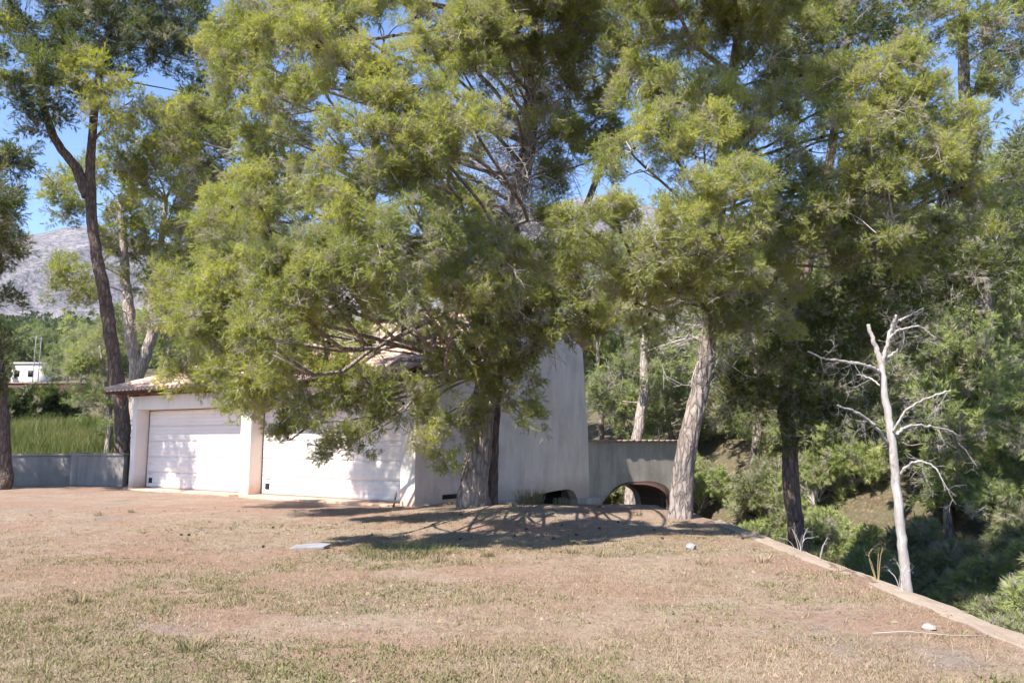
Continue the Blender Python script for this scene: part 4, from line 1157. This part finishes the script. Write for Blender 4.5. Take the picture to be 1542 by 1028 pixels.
# ------------------------------------------------------------------ bare dead tree
DT = 13.0
x0 = (1372 - 771) / F_PX * DT; g0 = np.array([x0, DT, float(H(x0, DT))])
dead_root = empty("dead_tree", g0, "bare bleached dead tree with broken top standing in the ravine", "tree")
def dstem(name, pix, wid, sides=12, seed=1, first=None, dd=None):
    pts = [P(px, py, (dd or DT) + (q[0] if q else 0)) for (px, py, *q) in pix]
    if first is not None: pts = [first] + pts
    pr = smooth_path(np.concatenate([np.array(pts), np.array(wid)[:, None] / 2.4 / F_PX * DT], 1), max(6, len(pts) * 7))
    kn = 1.0 if name == 'trunk' else 0.72
    jr = np.random.default_rng(int(pix[-1][0])); pr[1:, :3] += jr.normal(0, 0.007 if name == 'trunk' else 0.008, (len(pr) - 1, 3))
    bb = Buf(); bb.add(*tube_vf(pr[:, :3] - g0, np.maximum(pr[:, 3] * kn, 0.004), sides, rough=0.16, ridge=0.05, seed=seed))
    link(name, bb.mesh(name, smooth=True), M['deadwood'], dead_root)
    return pr
dstem("trunk", [(1367, 890), (1356, 790), (1345, 680), (1335, 610), (1326, 545), (1316, 515), (1307, 488)], [20, 17, 16, 14, 12.5, 10, 8, 6], 16, 3, first=g0 - [0, 0, .15])
br_px = [([(1329, 556), (1335, 520, -.1), (1342, 495, -.1), (1350, 474, -.2)], [12, 9, 8, 5]),
         ([(1326, 562), (1308, 551, -.3), (1280, 545, -.6), (1245, 540, -.9), (1215, 530, -1.0)], [9, 8, 7, 5, 3]),
         ([(1337, 668), (1318, 642, -.3), (1295, 624, -.5), (1262, 611, -.8)], [9, 8, 7, 4]),
         ([(1344, 650, -.05), (1365, 618, -.3), (1395, 600, -.5), (1432, 587, -.6)], [7, 6, 5, 3]),
         ([(1348, 655, 0), (1368, 642, .2), (1405, 642, .4), (1438, 652, .6), (1442, 668, .7)], [8, 7, 5, 4, 2]),
         ([(1356, 714, 0), (1370, 699, -.2), (1390, 695, -.4), (1412, 708, -.5), (1425, 740, -.5)], [8, 7, 5, 4, 2]),
         ([(1333, 540), (1342, 535, -.1), (1352, 526, -.1)], [9, 7, 4]),
         ([(1336, 510, -.1), (1355, 497, -.2), (1385, 492, -.3), (1410, 510, -.3)], [6, 5, 4, 2]),
         ([(1343, 490, -.1), (1365, 477, -.2), (1390, 465, -.3)], [6, 5, 2]),
         ([(1333, 590), (1315, 572, .2), (1290, 563, .4)], [5, 4, 2])]
tw = Buf(); drng = np.random.default_rng(5)
for pix, wid in br_px:
    pr = dstem("branch", pix, wid, 8, 5)
    n_ = 7 if len(pix) > 3 else 3
    ii = drng.integers(len(pr) // 3, len(pr), n_)
    place(tw, DEAD, pr[ii, :3] - g0, rand_unit(drng, n_) * 0.7 + np.array([0, 0, -.5]), drng.uniform(0.25, 0.55, n_), np.zeros(n_), drng)
link("twigs", tw.mesh("twigs"), M['deadwood'], dead_root, kind="stuff")

# ------------------------------------------------------------------ background prototypes
def proto_pine(seed, h, label, loc, fol='pine_soft', lean=0.05):
    rng = np.random.default_rng(seed)
    base = np.array(loc, float)
    top = base + np.array([rng.normal(0, lean) * h, rng.normal(0, lean) * h, h])
    pts = np.array([base - [0, 0, .2], base + (top - base) * 0.3 + rng.normal(0, .12, 3), base + (top - base) * 0.65 + rng.normal(0, .15, 3), top])
    cls = []
    for i in range(15):
        t = rng.uniform(0.25, 1.0); c = base + (top - base) * t
        sp = h * 0.26 * (1.15 - 0.75 * t) + 0.3
        a = rng.uniform(0, 2 * math.pi)
        c = c + np.array([math.cos(a), math.sin(a), 0]) * sp * rng.uniform(0.4, 1.0)
        r = h * rng.uniform(0.085, 0.14)
        cls.append((c, (r, r, r * 0.75), 0.8, rng.normal(0, .08)))
    return tree("pine_tree", label, "tree", base, [(pts, [0.022 * h, 0.017 * h, 0.011 * h, 0.03])], cls, fol=fol, bark='bark', lod='far', seed=seed, spl=9,
                dead=0.55, cones=0.0, zmin=base[2] + h * 0.22, lump=0.55, sides=10, group="pines on the far bank of the ravine")
LB = "loose green pine on the far bank of the ravine"
def gp(px, d):
    x = (px - 771) / F_PX * d
    return (x, d, float(H(x, d)) - 0.05)
protos = [proto_pine(101, 8.0, LB, gp(905, 36)), proto_pine(102, 7.0, LB, gp(1470, 24)), proto_pine(103, 9.0, LB, gp(1130, 30)), proto_pine(104, 6.0, LB, gp(1415, 21))]
prng = np.random.default_rng(77)
spots = [(965, 38, 1.1), (1010, 34, .9), (1075, 38, 1.0), (1200, 34, 1.0), (1260, 27, .8), (1290, 36, 1.1), (1340, 30, .9), (1380, 40, 1.2), (1440, 33, 1.0), (1500, 37, 1.1), (1545, 26, .9), (1560, 18.5, .8),
         (1600, 30, 1.2), (860, 44, 1.2), (930, 50, 1.3), (1040, 52, 1.4), (1150, 48, 1.3), (1250, 50, 1.4), (1330, 56, 1.5), (1440, 50, 1.4), (1520, 58, 1.5), (1620, 48, 1.4), (1110, 42, .9), (1490, 28, .75), (1300, 44, 1.0), (1700, 36, 1.2), (1560, 42, 1.2), (800, 50, 1.2), (740, 52, 1.3)]
for i, (px, d, s) in enumerate(spots):
    copy_tree(protos[i % 4], gp(px, d), prng.uniform(0, 6.28), s * prng.uniform(0.9, 1.1))
# pines beyond the left terrace and behind the garage
for px, d, s in [(-2, 62, .6), (78, 80, .6), (100, 88, .8), (130, 70, .8), (160, 60, .9), (84, 105, .7), (120, 105, 1.0), (12, 130, 1.0), (66, 135, 1.1), (95, 125, .9), (35, 140, 1.2)]:
    copy_tree(protos[1], gp(px, d), prng.uniform(0, 6.28), s, label="rounded pine beyond the terrace wall under the mountain", group="pines beyond the terrace wall")
lp = [(300, 48, 1.3), (400, 50, 1.4), (500, 48, 1.4), (600, 50, 1.3), (245, 55, 1.2)]
for px, d, s in lp:
    copy_tree(protos[0], gp(px, d), prng.uniform(0, 6.28), s, label="green pine standing behind the garage roof", group="pines behind the garage")
# pale trunk seen over and under the bridge
s1 = ground_stem(948, 31.0, [(952, 740, 31), (960, 660, 31), (966, 610, 31), (972, 520, 31), (972, 430, 31)], [22, 18, 16, 15, 12, 6])
tree("pine_tree", "pale pink trunked pine rising just behind the footbridge", "tree", s1[0][0] + [0, 0, .1], [s1], [cl(q) for q in [(930, 560, 40, 31, .8, 0), (990, 540, 40, 31, .8, .1), (960, 470, 50, 31, .9, 0), (905, 600, 34, 32, .9, -.1), (1000, 600, 30, 32, .7, .1)]],
     fol='pine_soft', bark='bark_pale', lod='mid', seed=53, spl=9, dead=.8, zmin=2.5, lump=0.5)
# bright young pine left of the garage behind the low wall
s1 = ground_stem(168, 34.0, [(166, 640, 34), (160, 580, 34), (150, 520, 34)], [10, 8, 6, 3])
tree("pine_tree", "bright young pine behind the low grey wall", "tree", s1[0][0] + [0, 0, .1], [s1], [cl(q) for q in [(130, 560, 34, 34, 1.0, .2), (105, 540, 24, 34, .9, .25), (155, 520, 30, 34, 1.0, .15), (150, 600, 34, 34, .9, .05), (120, 500, 24, 35, .8, .2), (175, 560, 26, 35, .9, 0), (165, 640, 22, 34, .6, -.1), (120, 600, 22, 34, .6, .1)]],
     fol='pine_soft', bark='bark', lod='mid', seed=59, spl=9, dead=.4, zmin=1.5, lump=0.5)

# ------------------------------------------------------------------ shrubs
def shrub(name, label, cat, loc, r, h, n, fol, seed, group=None, lod='mid', lump=0.34, tint_mu=.5, dead=.5):
    rng = np.random.default_rng(seed); base = np.asarray(loc, float)
    root = empty(name, base, label, cat, group)
    fb = Fol(lod); tb = Buf()
    u = rand_unit(rng, n) * (rng.uniform(0.2, 1, n) ** 0.4)[:, None]; u[:, 2] = np.abs(u[:, 2])
    p = u * np.array([r, r, h])
    mid = p * np.array([.4, .4, .55])
    v, f = batch_tubes(np.stack([np.zeros((n, 3)) - [0, 0, .1], mid, p], 1), np.tile([0.016, .010, .005], (n, 1)), 3); tb.add(v, f)
    k_ = 8
    od = np.repeat(_norm(u + [0, 0, .5]), k_, 0); dd = _norm(od + rand_unit(rng, n * k_) * 0.9)
    pos = np.repeat(p, k_, 0) + dd * rng.uniform(-.1, .25, n * k_)[:, None] * lump
    tt = np.clip(tint_mu + np.repeat(rng.normal(0, .12, n), k_) + rng.normal(0, .08, n * k_), .02, 1)
    fb.put(pos, dd, rng.uniform(.7, 1.2, n * k_) * lump, tt, rng)
    nd_ = int(n * dead)
    if nd_: place(tb, DEAD, p[:nd_] * .6, _norm(u[:nd_] + [0, 0, .3]), rng.uniform(.4, .8, nd_), np.zeros(nd_), rng)
    fb.make("leaves", fol, root); link("stems", tb.mesh("stems"), M['twig'], root, kind="stuff")
    return root
shrub("bush", "pale grey green rounded bush on the ravine slope beside the dark trunk", "bush", gp(1138, 19.5), 1.0, 1.5, 70, 'scrub', 201, tint_mu=.85, lump=.36)
shrub("bush", "small bright bush seen through the bridge arch", "bush", gp(935, 29.5), .7, 1.0, 26, 'scrub', 202, tint_mu=.7)
b0 = shrub("bush", "low scrub bush on the ravine slopes", "bush", gp(1065, 20.5), .8, 1.5, 36, 'scrub', 203, group="scrub in the ravine", lod='far', lump=.5, tint_mu=.75)
b1 = shrub("bush", "low scrub bush on the ravine slopes", "bush", gp(1500, 17.0), 1.0, 1.6, 44, 'pine_soft', 204, group="scrub in the ravine", lod='far', lump=.5, tint_mu=.62)
for i, (px, d, s) in enumerate([(1090, 24, 1.1), (1240, 23, .9), (1420, 19, .9), (1540, 14.5, 1.0), (1580, 16, 1.2), (1460, 21, 1.2), (1330, 25, 1.1), (1280, 22, .8), (1390, 24, 1.3), (1520, 21, 1.3), (1150, 27, 1.2), (1030, 27, 1.0), (1200, 29, 1.3), (1430, 27, 1.5), (1490, 31, 1.6), (1350, 33, 1.5), (1240, 33, 1.4), (985, 33, 1.0), (900, 34, 1.2), (1560, 24, 1.3), (1100, 34, 1.4), (1300, 29, 1.2), (1410, 37, 1.7), (1050, 23.5, .8), (1170, 23, .7), (1100, 20, .7), (1250, 19.5, .7), (1310, 19.5, .9), (1370, 20.5, .9), (1440, 17.5, .8), (1480, 15, .8), (1330, 17.5, .6), (1400, 16, .6), (1220, 25.5, 1.0), (1120, 23, .8), (1270, 25, 1.1), (1370, 27, 1.2), (1450, 24, 1.2), (1170, 31, 1.2), (1050, 30, 1.1), (1530, 18.5, 1.0), (1600, 20, 1.2), (1500, 13.5, .8), (1210, 21, .7), (1235, 22.5, .8), (1190, 24.5, .9), (1285, 20.5, .6), (1215, 19, .5), (1260, 27, 1.0), (1130, 25, .9)]):
    copy_tree((b0, b1)[i % 2], gp(px, d), i * 1.7, s)

# ------------------------------------------------------------------ far left: reeds, terrace hedge, wall, house, wood
rg = np.random.default_rng(61)
n_ = 13000
rx = rg.uniform(-27, -10.5, n_); ry = rg.uniform(28, 44.5, n_)
hh = rg.uniform(0.25, 0.8, n_) * (0.4 + 1.0 * fbm(rx * .4, ry * .4, 8, 3))
ba = np.stack([rx, ry, H(rx, ry) - .03], 1)
b = Buf()
for k_ in range(4):
    a = rg.uniform(0, 6.28, n_); w_ = np.stack([np.cos(a), np.sin(a), 0 * a], 1) * 0.016
    off = np.stack([rg.normal(0, .12, n_), rg.normal(0, .12, n_), 0 * a], 1)
    tip = ba + off * 2.2 + np.stack([rg.normal(.1, .28, n_), rg.normal(0, .26, n_), hh * rg.uniform(.7, 1.2, n_)], 1)
    vv = np.stack([ba + off - w_, ba + off + w_, tip], 1).reshape(-1, 3)
    tt = np.clip(.30 + .9 * (fbm(rx * .5, ry * .5, 77, 3) - .4) + rg.normal(0, .18, n_), .03, 1)
    b.add(vv, np.arange(n_ * 3).reshape(-1, 3), np.repeat(tt, 3))
o = link("tall_grass", b.mesh("tall_grass"), M['reed']); o["kind"] = "stuff"; tag(o, "tall green grass on the bank behind the low wall", "grass")
for i, (px, d, r, h) in enumerate([(10, 44.5, 1.6, 2.2), (45, 44.5, 1.6, 2.3), (80, 44.8, 1.3, 2.1), (-30, 44.5, 1.7, 2.2)]):
    shrub("hedge_bush", "dark hedge bush below the terrace wall", "bush", gp(px, d), r, h, 60, 'pine_shaded', 300 + i, group="dark hedge below the terrace wall", lod='far', lump=.6, tint_mu=.25, dead=.1)
tw_ = empty("terrace_wall", gp(50, 46.6), "brown terrace wall above the dark hedge", "wall")
link("wall_panel", box_mesh("wall_panel", -9, 3.2, -.12, .12, -1.0, 0.55), M['brick'], tw_)
link("capping", box_mesh("capping", -9.05, 3.25, -.17, .17, .555, .64), M['coping'], tw_)
# white far house
hp = gp(38, 120)
house = empty("house", hp, "small white flat roofed house far beyond the hedge", "house")
link("wall", box_mesh("wall", -2.4, 2.2, 0, 5, -2.5, 3.1), M['white_wall'], house)
link("roof", box_mesh("roof", -2.6, 2.4, -.2, 5.2, 3.102, 3.35), M['white_wall'], house)
for xx in (-1.5, 0.6):
    w_ = link("window", box_mesh("window", xx - .4, xx + .4, -.04, .05, 1.1, 2.1), M['black'], house)
for i, (px, d) in enumerate([(48, 100), (56, 104)]):
    g_ = gp(px, d); pole = empty("utility_pole", g_, "thin grey utility pole near the white house", "pole", "utility poles by the far house")
    bb = Buf(); bb.add(*tube_vf([(0, 0, -.3), (0, 0, 3.5), (0, 0, 6.6)], [.06, .05, .04], 8)); link("shaft", bb.mesh("shaft", True), M['galv'], pole)
    link("crossarm", box_mesh("crossarm", -.4, .4, -.03, .03, 6.3, 6.36), M['galv'], pole)
# far wood: one mass
rg = np.random.default_rng(88)
n_ = 3000
an = rg.uniform(-0.75, 0.75, n_); di = 140 * (4.2 ** rg.uniform(0, 1, n_))
fx, fy = np.sin(an) * di, np.cos(an) * di
keep = ~((np.abs((fx / fy) * F_PX + 771 - 45) < 32) & (di < 150))
fx, fy, di = fx[keep], fy[keep], di[keep]
def far_z(x, y):
    d = np.hypot(x, y)
    return np.maximum(H(x, y), -8)
fz = far_z(fx, fy); n_ = len(fx)
cr = rg.uniform(1.4, 2.6, n_) * (0.8 + di / 400)
fb = Buf()
kk = 40
u = rand_unit(rg, n_ * kk); u[:, 2] = np.abs(u[:, 2]) * 1.3
cc = np.repeat(np.stack([fx, fy, fz + cr * .7], 1), kk, 0) + u * np.repeat(cr, kk)[:, None]
s_ = np.repeat(cr, kk) * rg.uniform(.16, .32, n_ * kk)
a1 = rand_unit(rg, n_ * kk); a2 = _norm(np.cross(a1, u))
vv = np.stack([cc - a2 * s_[:, None], cc + a2 * s_[:, None], cc + _norm(a1 * .6 + u) * s_[:, None] * 1.4], 1).reshape(-1, 3)
tt = np.clip(np.repeat(rg.uniform(.1, .75, n_), kk) + rg.normal(0, .1, n_ * kk), 0, 1)
fb.add(vv, np.arange(n_ * kk * 3).reshape(-1, 3), np.repeat(tt, 3))
o = link("far_wood", fb.mesh("far_wood"), M['far_wood']); o["kind"] = "stuff"; tag(o, "distant pine wood covering the valley below the mountain", "wood")

# ------------------------------------------------------------------ grass on the plateau
rg = np.random.default_rng(99)
def visible_pts(n, dmin, dmax):
    d = dmin * (dmax / dmin) ** (rg.uniform(0, 1, n))
    x = rg.uniform(-.73, .73, n) * d
    k_ = (x < 3.62 + .2 * rg.uniform(0, 1, n) ** 2) & ((x - A_R[0]) * ey[0] + (d - A_R[1]) * ey[1] < -0.05)
    return x[k_], d[k_]
gb = Buf()
def tufts(n, dmin, dmax, hgt, wid, blades, spread, tintf, dens_f, lean=.7):
    x, y = visible_pts(n, dmin, dmax)
    k_ = rg.uniform(0, 1, len(x)) < dens_f(x, y)
    x, y = x[k_], y[k_]; m = len(x)
    z = H(x, y)
    t0 = tintf(x, y)
    hs = hgt * rg.lognormal(0, .35, m)
    for b_ in range(blades):
        a = rg.uniform(0, 6.28, m); ln = rg.uniform(.15, 1.0, m) * lean
        o_ = np.stack([rg.normal(0, spread, m), rg.normal(0, spread, m), np.full(m, -.008)], 1)
        p0 = np.stack([x, y, z], 1) + o_
        h_ = hs * rg.uniform(.5, 1.15, m)
        tip = p0 + np.stack([np.cos(a) * ln * h_, np.sin(a) * ln * h_, h_], 1)
        a2 = a + rg.uniform(.5, 2.6, m); w_ = wid * rg.uniform(.6, 1.3, m) * (0.75 + y / 18)
        sd_ = np.stack([np.cos(a2) * w_, np.sin(a2) * w_, 0 * a], 1)
        gb.add(np.stack([p0 - sd_, p0 + sd_, tip], 1).reshape(-1, 3), np.arange(m * 3).reshape(-1, 3),
               np.repeat(np.clip(t0 + rg.normal(0, .13, m), .0, 1), 3))
patch = lambda x, y, s, sc: fbm(x * sc, y * sc, s, 4)
green = lambda x, y: sstep(.50, .62, patch(x * .8, y * 1.3, 141, .7) + .07 * (1 - sstep(5.5, 9.5, y)))
bare = lambda x, y: sstep(.48, .64, patch(x, y * 1.5, 155, .5)) * .85
thin = lambda y: 1 - .7 * sstep(9, 15, y)
# short dry grass
tufts(125000, 4.2, 17.5, .020, .0034, 5, .034, lambda x, y: .60 + .45 * (patch(x, y, 161, 1.1) - .5), lambda x, y: (1 - bare(x, y)) * thin(y), 1.6)
# green weeds: low leafy patches
tufts(78000, 4.2, 17, .020, .0075, 5, .030, lambda x, y: .10 + .30 * patch(x, y, 171, 2.0), lambda x, y: (green(x, y) * .9 + .03) * thin(y), 1.5)
# taller weeds here and there
tufts(9000, 4.2, 17, .045, .0045, 6, .03, lambda x, y: .16 + .25 * patch(x, y, 177, 2.0), lambda x, y: green(x, y) * .5 + .04, .8)
# straw stems
tufts(14000, 4.2, 17, .050, .0018, 4, .03, lambda x, y: .85 + 0 * x, lambda x, y: .7 * (1 - bare(x, y)), 1.1)
o = link("dry_grass", gb.mesh("dry_grass"), M['grass']); o["kind"] = "stuff"; tag(o, "short dry grass and green weeds over the red earth", "grass")
# fallen needles, crumbs and tiny stones
cb = Buf(); x, y = visible_pts(9000, 4.2, 18); z = H(x, y); m = len(x)
SV = np.array([(1, 0, 0), (0, 1, 0), (-1, 0, 0), (0, -1, 0), (0, 0, .8)], float); SF = np.array([(0, 1, 4), (1, 2, 4), (2, 3, 4), (3, 0, 4)])
sc = rg.lognormal(-4.75, .45, m) * (0.8 + y / 25)
an = rg.uniform(0, 6.28, m); jit = rg.uniform(.6, 1.4, (m, 5, 3))
V = SV[None] * jit; V = np.stack([V[..., 0] * np.cos(an)[:, None] - V[..., 1] * np.sin(an)[:, None], V[..., 0] * np.sin(an)[:, None] + V[..., 1] * np.cos(an)[:, None], V[..., 2]], -1)
V = V * sc[:, None, None] + np.stack([x, y, z - .002], 1)[:, None]
cb.add(V.reshape(-1, 3), (SF[None] + (np.arange(m) * 5)[:, None, None]).reshape(-1, 3), np.repeat(np.where(rg.uniform(0, 1, m) < .45, -1.0, rg.uniform(.35, .75, m)), 5))
o = link("ground_litter", cb.mesh("ground_litter"), M['grass']); o["kind"] = "stuff"; tag(o, "crumbs of earth, small stones and needles strewn over the yard", "litter")

# taller grass clumps
def clump(label, loc, n, r, h, tint_, seed, mat='grass', group=None):
    rg_ = np.random.default_rng(seed); bb = Buf(); a = rg_.uniform(0, 6.28, n); rr_ = r * np.sqrt(rg_.uniform(0, 1, n))
    p0 = np.stack([np.cos(a) * rr_, np.sin(a) * rr_, np.full(n, -.03)], 1)
    hh_ = h * rg_.uniform(.4, 1.1, n); ln = rg_.uniform(.1, .7, n)
    mid_ = p0 + np.stack([np.cos(a) * ln * hh_ * .35, np.sin(a) * ln * hh_ * .35, hh_ * .6], 1)
    tip = p0 + np.stack([np.cos(a) * ln * hh_, np.sin(a) * ln * hh_, hh_], 1)
    a2 = a + rg_.uniform(.6, 2.5, n); s = np.stack([np.cos(a2), np.sin(a2), 0 * a], 1) * .006
    vv = np.stack([p0 - s, p0 + s, mid_ + s * .8, mid_ - s * .8, tip], 1).reshape(-1, 3)
    ff = (np.array([(0, 1, 2), (0, 2, 3), (3, 2, 4)])[None] + (np.arange(n) * 5)[:, None, None]).reshape(-1, 3)
    bb.add(vv, ff, np.repeat(np.clip(tint_ + rg_.normal(0, .12, n), 0, 1), 5))
    o = link("grass_clump", bb.mesh("grass_clump"), M[mat]); o.location = tuple(loc); tag(o, label, "grass", group); return o
def gpt(px, py):
    g_ = G(px, py); return (g_[0], g_[1], float(H(g_[0], g_[1])))
clump("tall yellow green grass clump at the foot of the garage gable", gpt(798, 762), 300, .30, .42, .35, 1)
clump("low green weed mat under the shade of the big pine", gpt(610, 830), 1500, .8, .10, .10, 2)["kind"] = "stuff"
clump("small rusty orange grass tuft near the wall edge", gpt(1146, 848), 120, .12, .13, .75, 3)
clump("thin grass tuft beside the hollow under the gable", gpt(845, 762), 90, .2, .22, .4, 4)
for i, (px, py) in enumerate([(680, 760), (770, 775), (900, 768), (960, 782), (660, 845), (735, 838), (860, 832), (700, 850), (905, 836), (1060, 850), (290, 975), (120, 905), (200, 770), (150, 775)]):
    clump("small dry weed tuft sprouting from the bare earth", gpt(px, py), 60, .09, .13, .4 + .03 * (i % 5), 10 + i, group="small weed tufts")

# ------------------------------------------------------------------ small things
def rock(name, label, cat, loc, size, mat, seed, flat=.5):
    import bmesh
    bm = bmesh.new(); bmesh.ops.create_icosphere(bm, subdivisions=2, radius=1)
    rg_ = np.random.default_rng(seed)
    for v_ in bm.verts:
        nse = float(fbm(np.array(v_.co.x * 1.5 + seed), np.array(v_.co.y * 1.5 + v_.co.z * 2), seed, 3)) - .5
        v_.co = v_.co * (1 + nse * .7)
        v_.co.x *= size[0]; v_.co.y *= size[1]; v_.co.z *= size[2]
    me = bpy.data.meshes.new(name); bm.to_mesh(me); bm.free()
    o = link(name, me, mat); o.location = (loc[0], loc[1], loc[2] + size[2] * .45); o.rotation_euler = (0, 0, rg_.uniform(0, 6)); tag(o, label, cat); return o
rock("stone", "pale rounded stone lying in the dry grass near the wall edge", "stone", gpt(1398, 947), (.07, .05, .03), M['stone'], 5)
rock("stone", "grey stone lying in the tree shadow", "stone", gpt(1040, 826), (.09, .06, .06), M['slate'], 9)
sl = link("slab", prism_mesh("slab", [(-.27, -.12), (.22, -.16), (.30, .05), (.12, .17), (-.2, .13)], (0, .035), lambda u, v, w: (u, v, w)), M['slate'])
g_ = gpt(466, 824); sl.location = (g_[0], g_[1], g_[2] + .005); sl.rotation_euler = (.06, -.05, .1); tag(sl, "broken grey slab lying on the dry grass before the garage", "slab"); bevel_mod(sl, .006)
# rod leaning against the right pillar
a = gl(front_x(612) , -0.40, 0.0); a[2] = float(H(a[0], a[1])); c_ = gl(front_x(596), 0.0 - .02, 0.36)
c_ = P(597, 741, a[1] + .25)
bb = Buf(); bb.add(*tube_vf([np.zeros(3), (c_ - a) * .5, c_ - a], [.022, .022, .022], 8)); o = link("metal_rod", bb.mesh("metal_rod", True), M['iron']); o.location = tuple(a); tag(o, "dark metal rod sticking out of the ground by the right garage pillar", "rod")
a = gpt(594, 758); bb = Buf(); bb.add(*tube_vf([np.array([0, 0, .02]), np.array([.2, -.03, .025]), np.array([.42, -.1, .02])], [.018, .018, .015], 7)); o = link("fallen_stick", bb.mesh("fallen_stick", True), M['iron']); o.location = a; tag(o, "dark short stick lying at the foot of the metal rod", "stick")
# cones and sticks on the ground
for i, (px, py) in enumerate([(775, 808), (790, 800), (845, 795), (870, 806), (905, 798), (560, 805), (690, 812), (985, 800), (1000, 812), (1120, 812), (930, 790), (830, 812), (395, 824), (275, 806), (287, 806), (410, 793)]):
    bb = Buf(); v_, f_, _ = CONE[0]; bb.add(v_, f_); me = bb.mesh("pine_cone"); o = link("pine_cone", me, M['cone'])
    g_ = gpt(px, py); o.location = (g_[0], g_[1], g_[2] + .015); o.scale = (.05, .05, .07); o.rotation_euler = (1.4, 0, i * 1.3); tag(o, "dark fallen pine cone on the earth before the big pine", "pine cone", "fallen pine cones")
bb = Buf(); g_ = gpt(1380, 958); bb.add(*tube_vf([(-.32, .04, .02), (-.05, .06, .03), (.25, -.02, .02), (.5, -.05, .025)], [.005, .005, .004, .003], 6)); o = link("fallen_stick", bb.mesh("fallen_stick", True), M['stone']); o.location = g_; tag(o, "thin pale stick lying beside the pale stone", "stick")
# dry stalks along the wall edge
def stalk(label, px, py, d, h, seed, mat, n=5, group=None):
    rg_ = np.random.default_rng(seed); p = P(px, py, d); p[0] = min(p[0], 3.88); p[2] = float(H(3.6, d)) + .02
    root = empty("dry_plant", p, label, "plant", group)
    tb = Buf()
    dz = 0.0
    for i in range(n):
        a = rg_.uniform(0, 6.28); l = rg_.uniform(.3, 1.1)
        top = np.array([math.cos(a) * l * h * .8, math.sin(a) * l * h * .4, dz + h * rg_.uniform(.5, 1.1)])
        md = top * np.array([.35, .35, .6]) + rg_.normal(0, .02, 3)
        v, f = tube_vf(smooth_path([(0, 0, -.1), md, top], 8), np.linspace(.005, .002, 8), 5); tb.add(v, f)
        place(tb, DEAD, md[None] + (top - md)[None] * .5, (top - md)[None], np.array([h * .45]), np.zeros(1), rg_)
    link("stalks", tb.mesh("stalks"), mat, root, kind="stuff"); return root
stalk("pale dry broken stalks leaning over the wall edge", 1290, 850, 10.6, .34, 1, M['twig'], 6)
stalk("yellow withered plant with curled tips beyond the wall edge", 1442, 905, 8.4, .30, 2, M['straw'], 4)
stalk("brown withered seed heads by the wall edge", 1478, 925, 7.9, .24, 3, M['twig'], 6)
stalk("single thin grey stalk poking above the wall edge", 1325, 865, 10.0, .24, 4, M['deadwood'], 2)
# ------------------------------------------------------------------ air
k = NT("thin_air"); k.t.nodes.remove(k.b)
pv = k.n("ShaderNodeVolumePrincipled"); pv.inputs["Color"].default_value = (0.72, 0.82, 1.0, 1); pv.inputs["Density"].default_value = 0.00008; pv.inputs["Anisotropy"].default_value = 0.0
k.l(pv.outputs[0], k.out.inputs["Volume"])
zlo = min(float(Z.min()), float(zz.min()), -20.0) - 1.0
hz = link("haze", box_mesh("haze", -2900, 2900, -160, 2900, zlo, float(zz.max()) + 15.0), k.m); hz["kind"] = "stuff"; tag(hz, "thin bluish air over the valley", "haze")
print("SCENE TRIS", sum(len(m.polygons) for m in bpy.data.meshes))
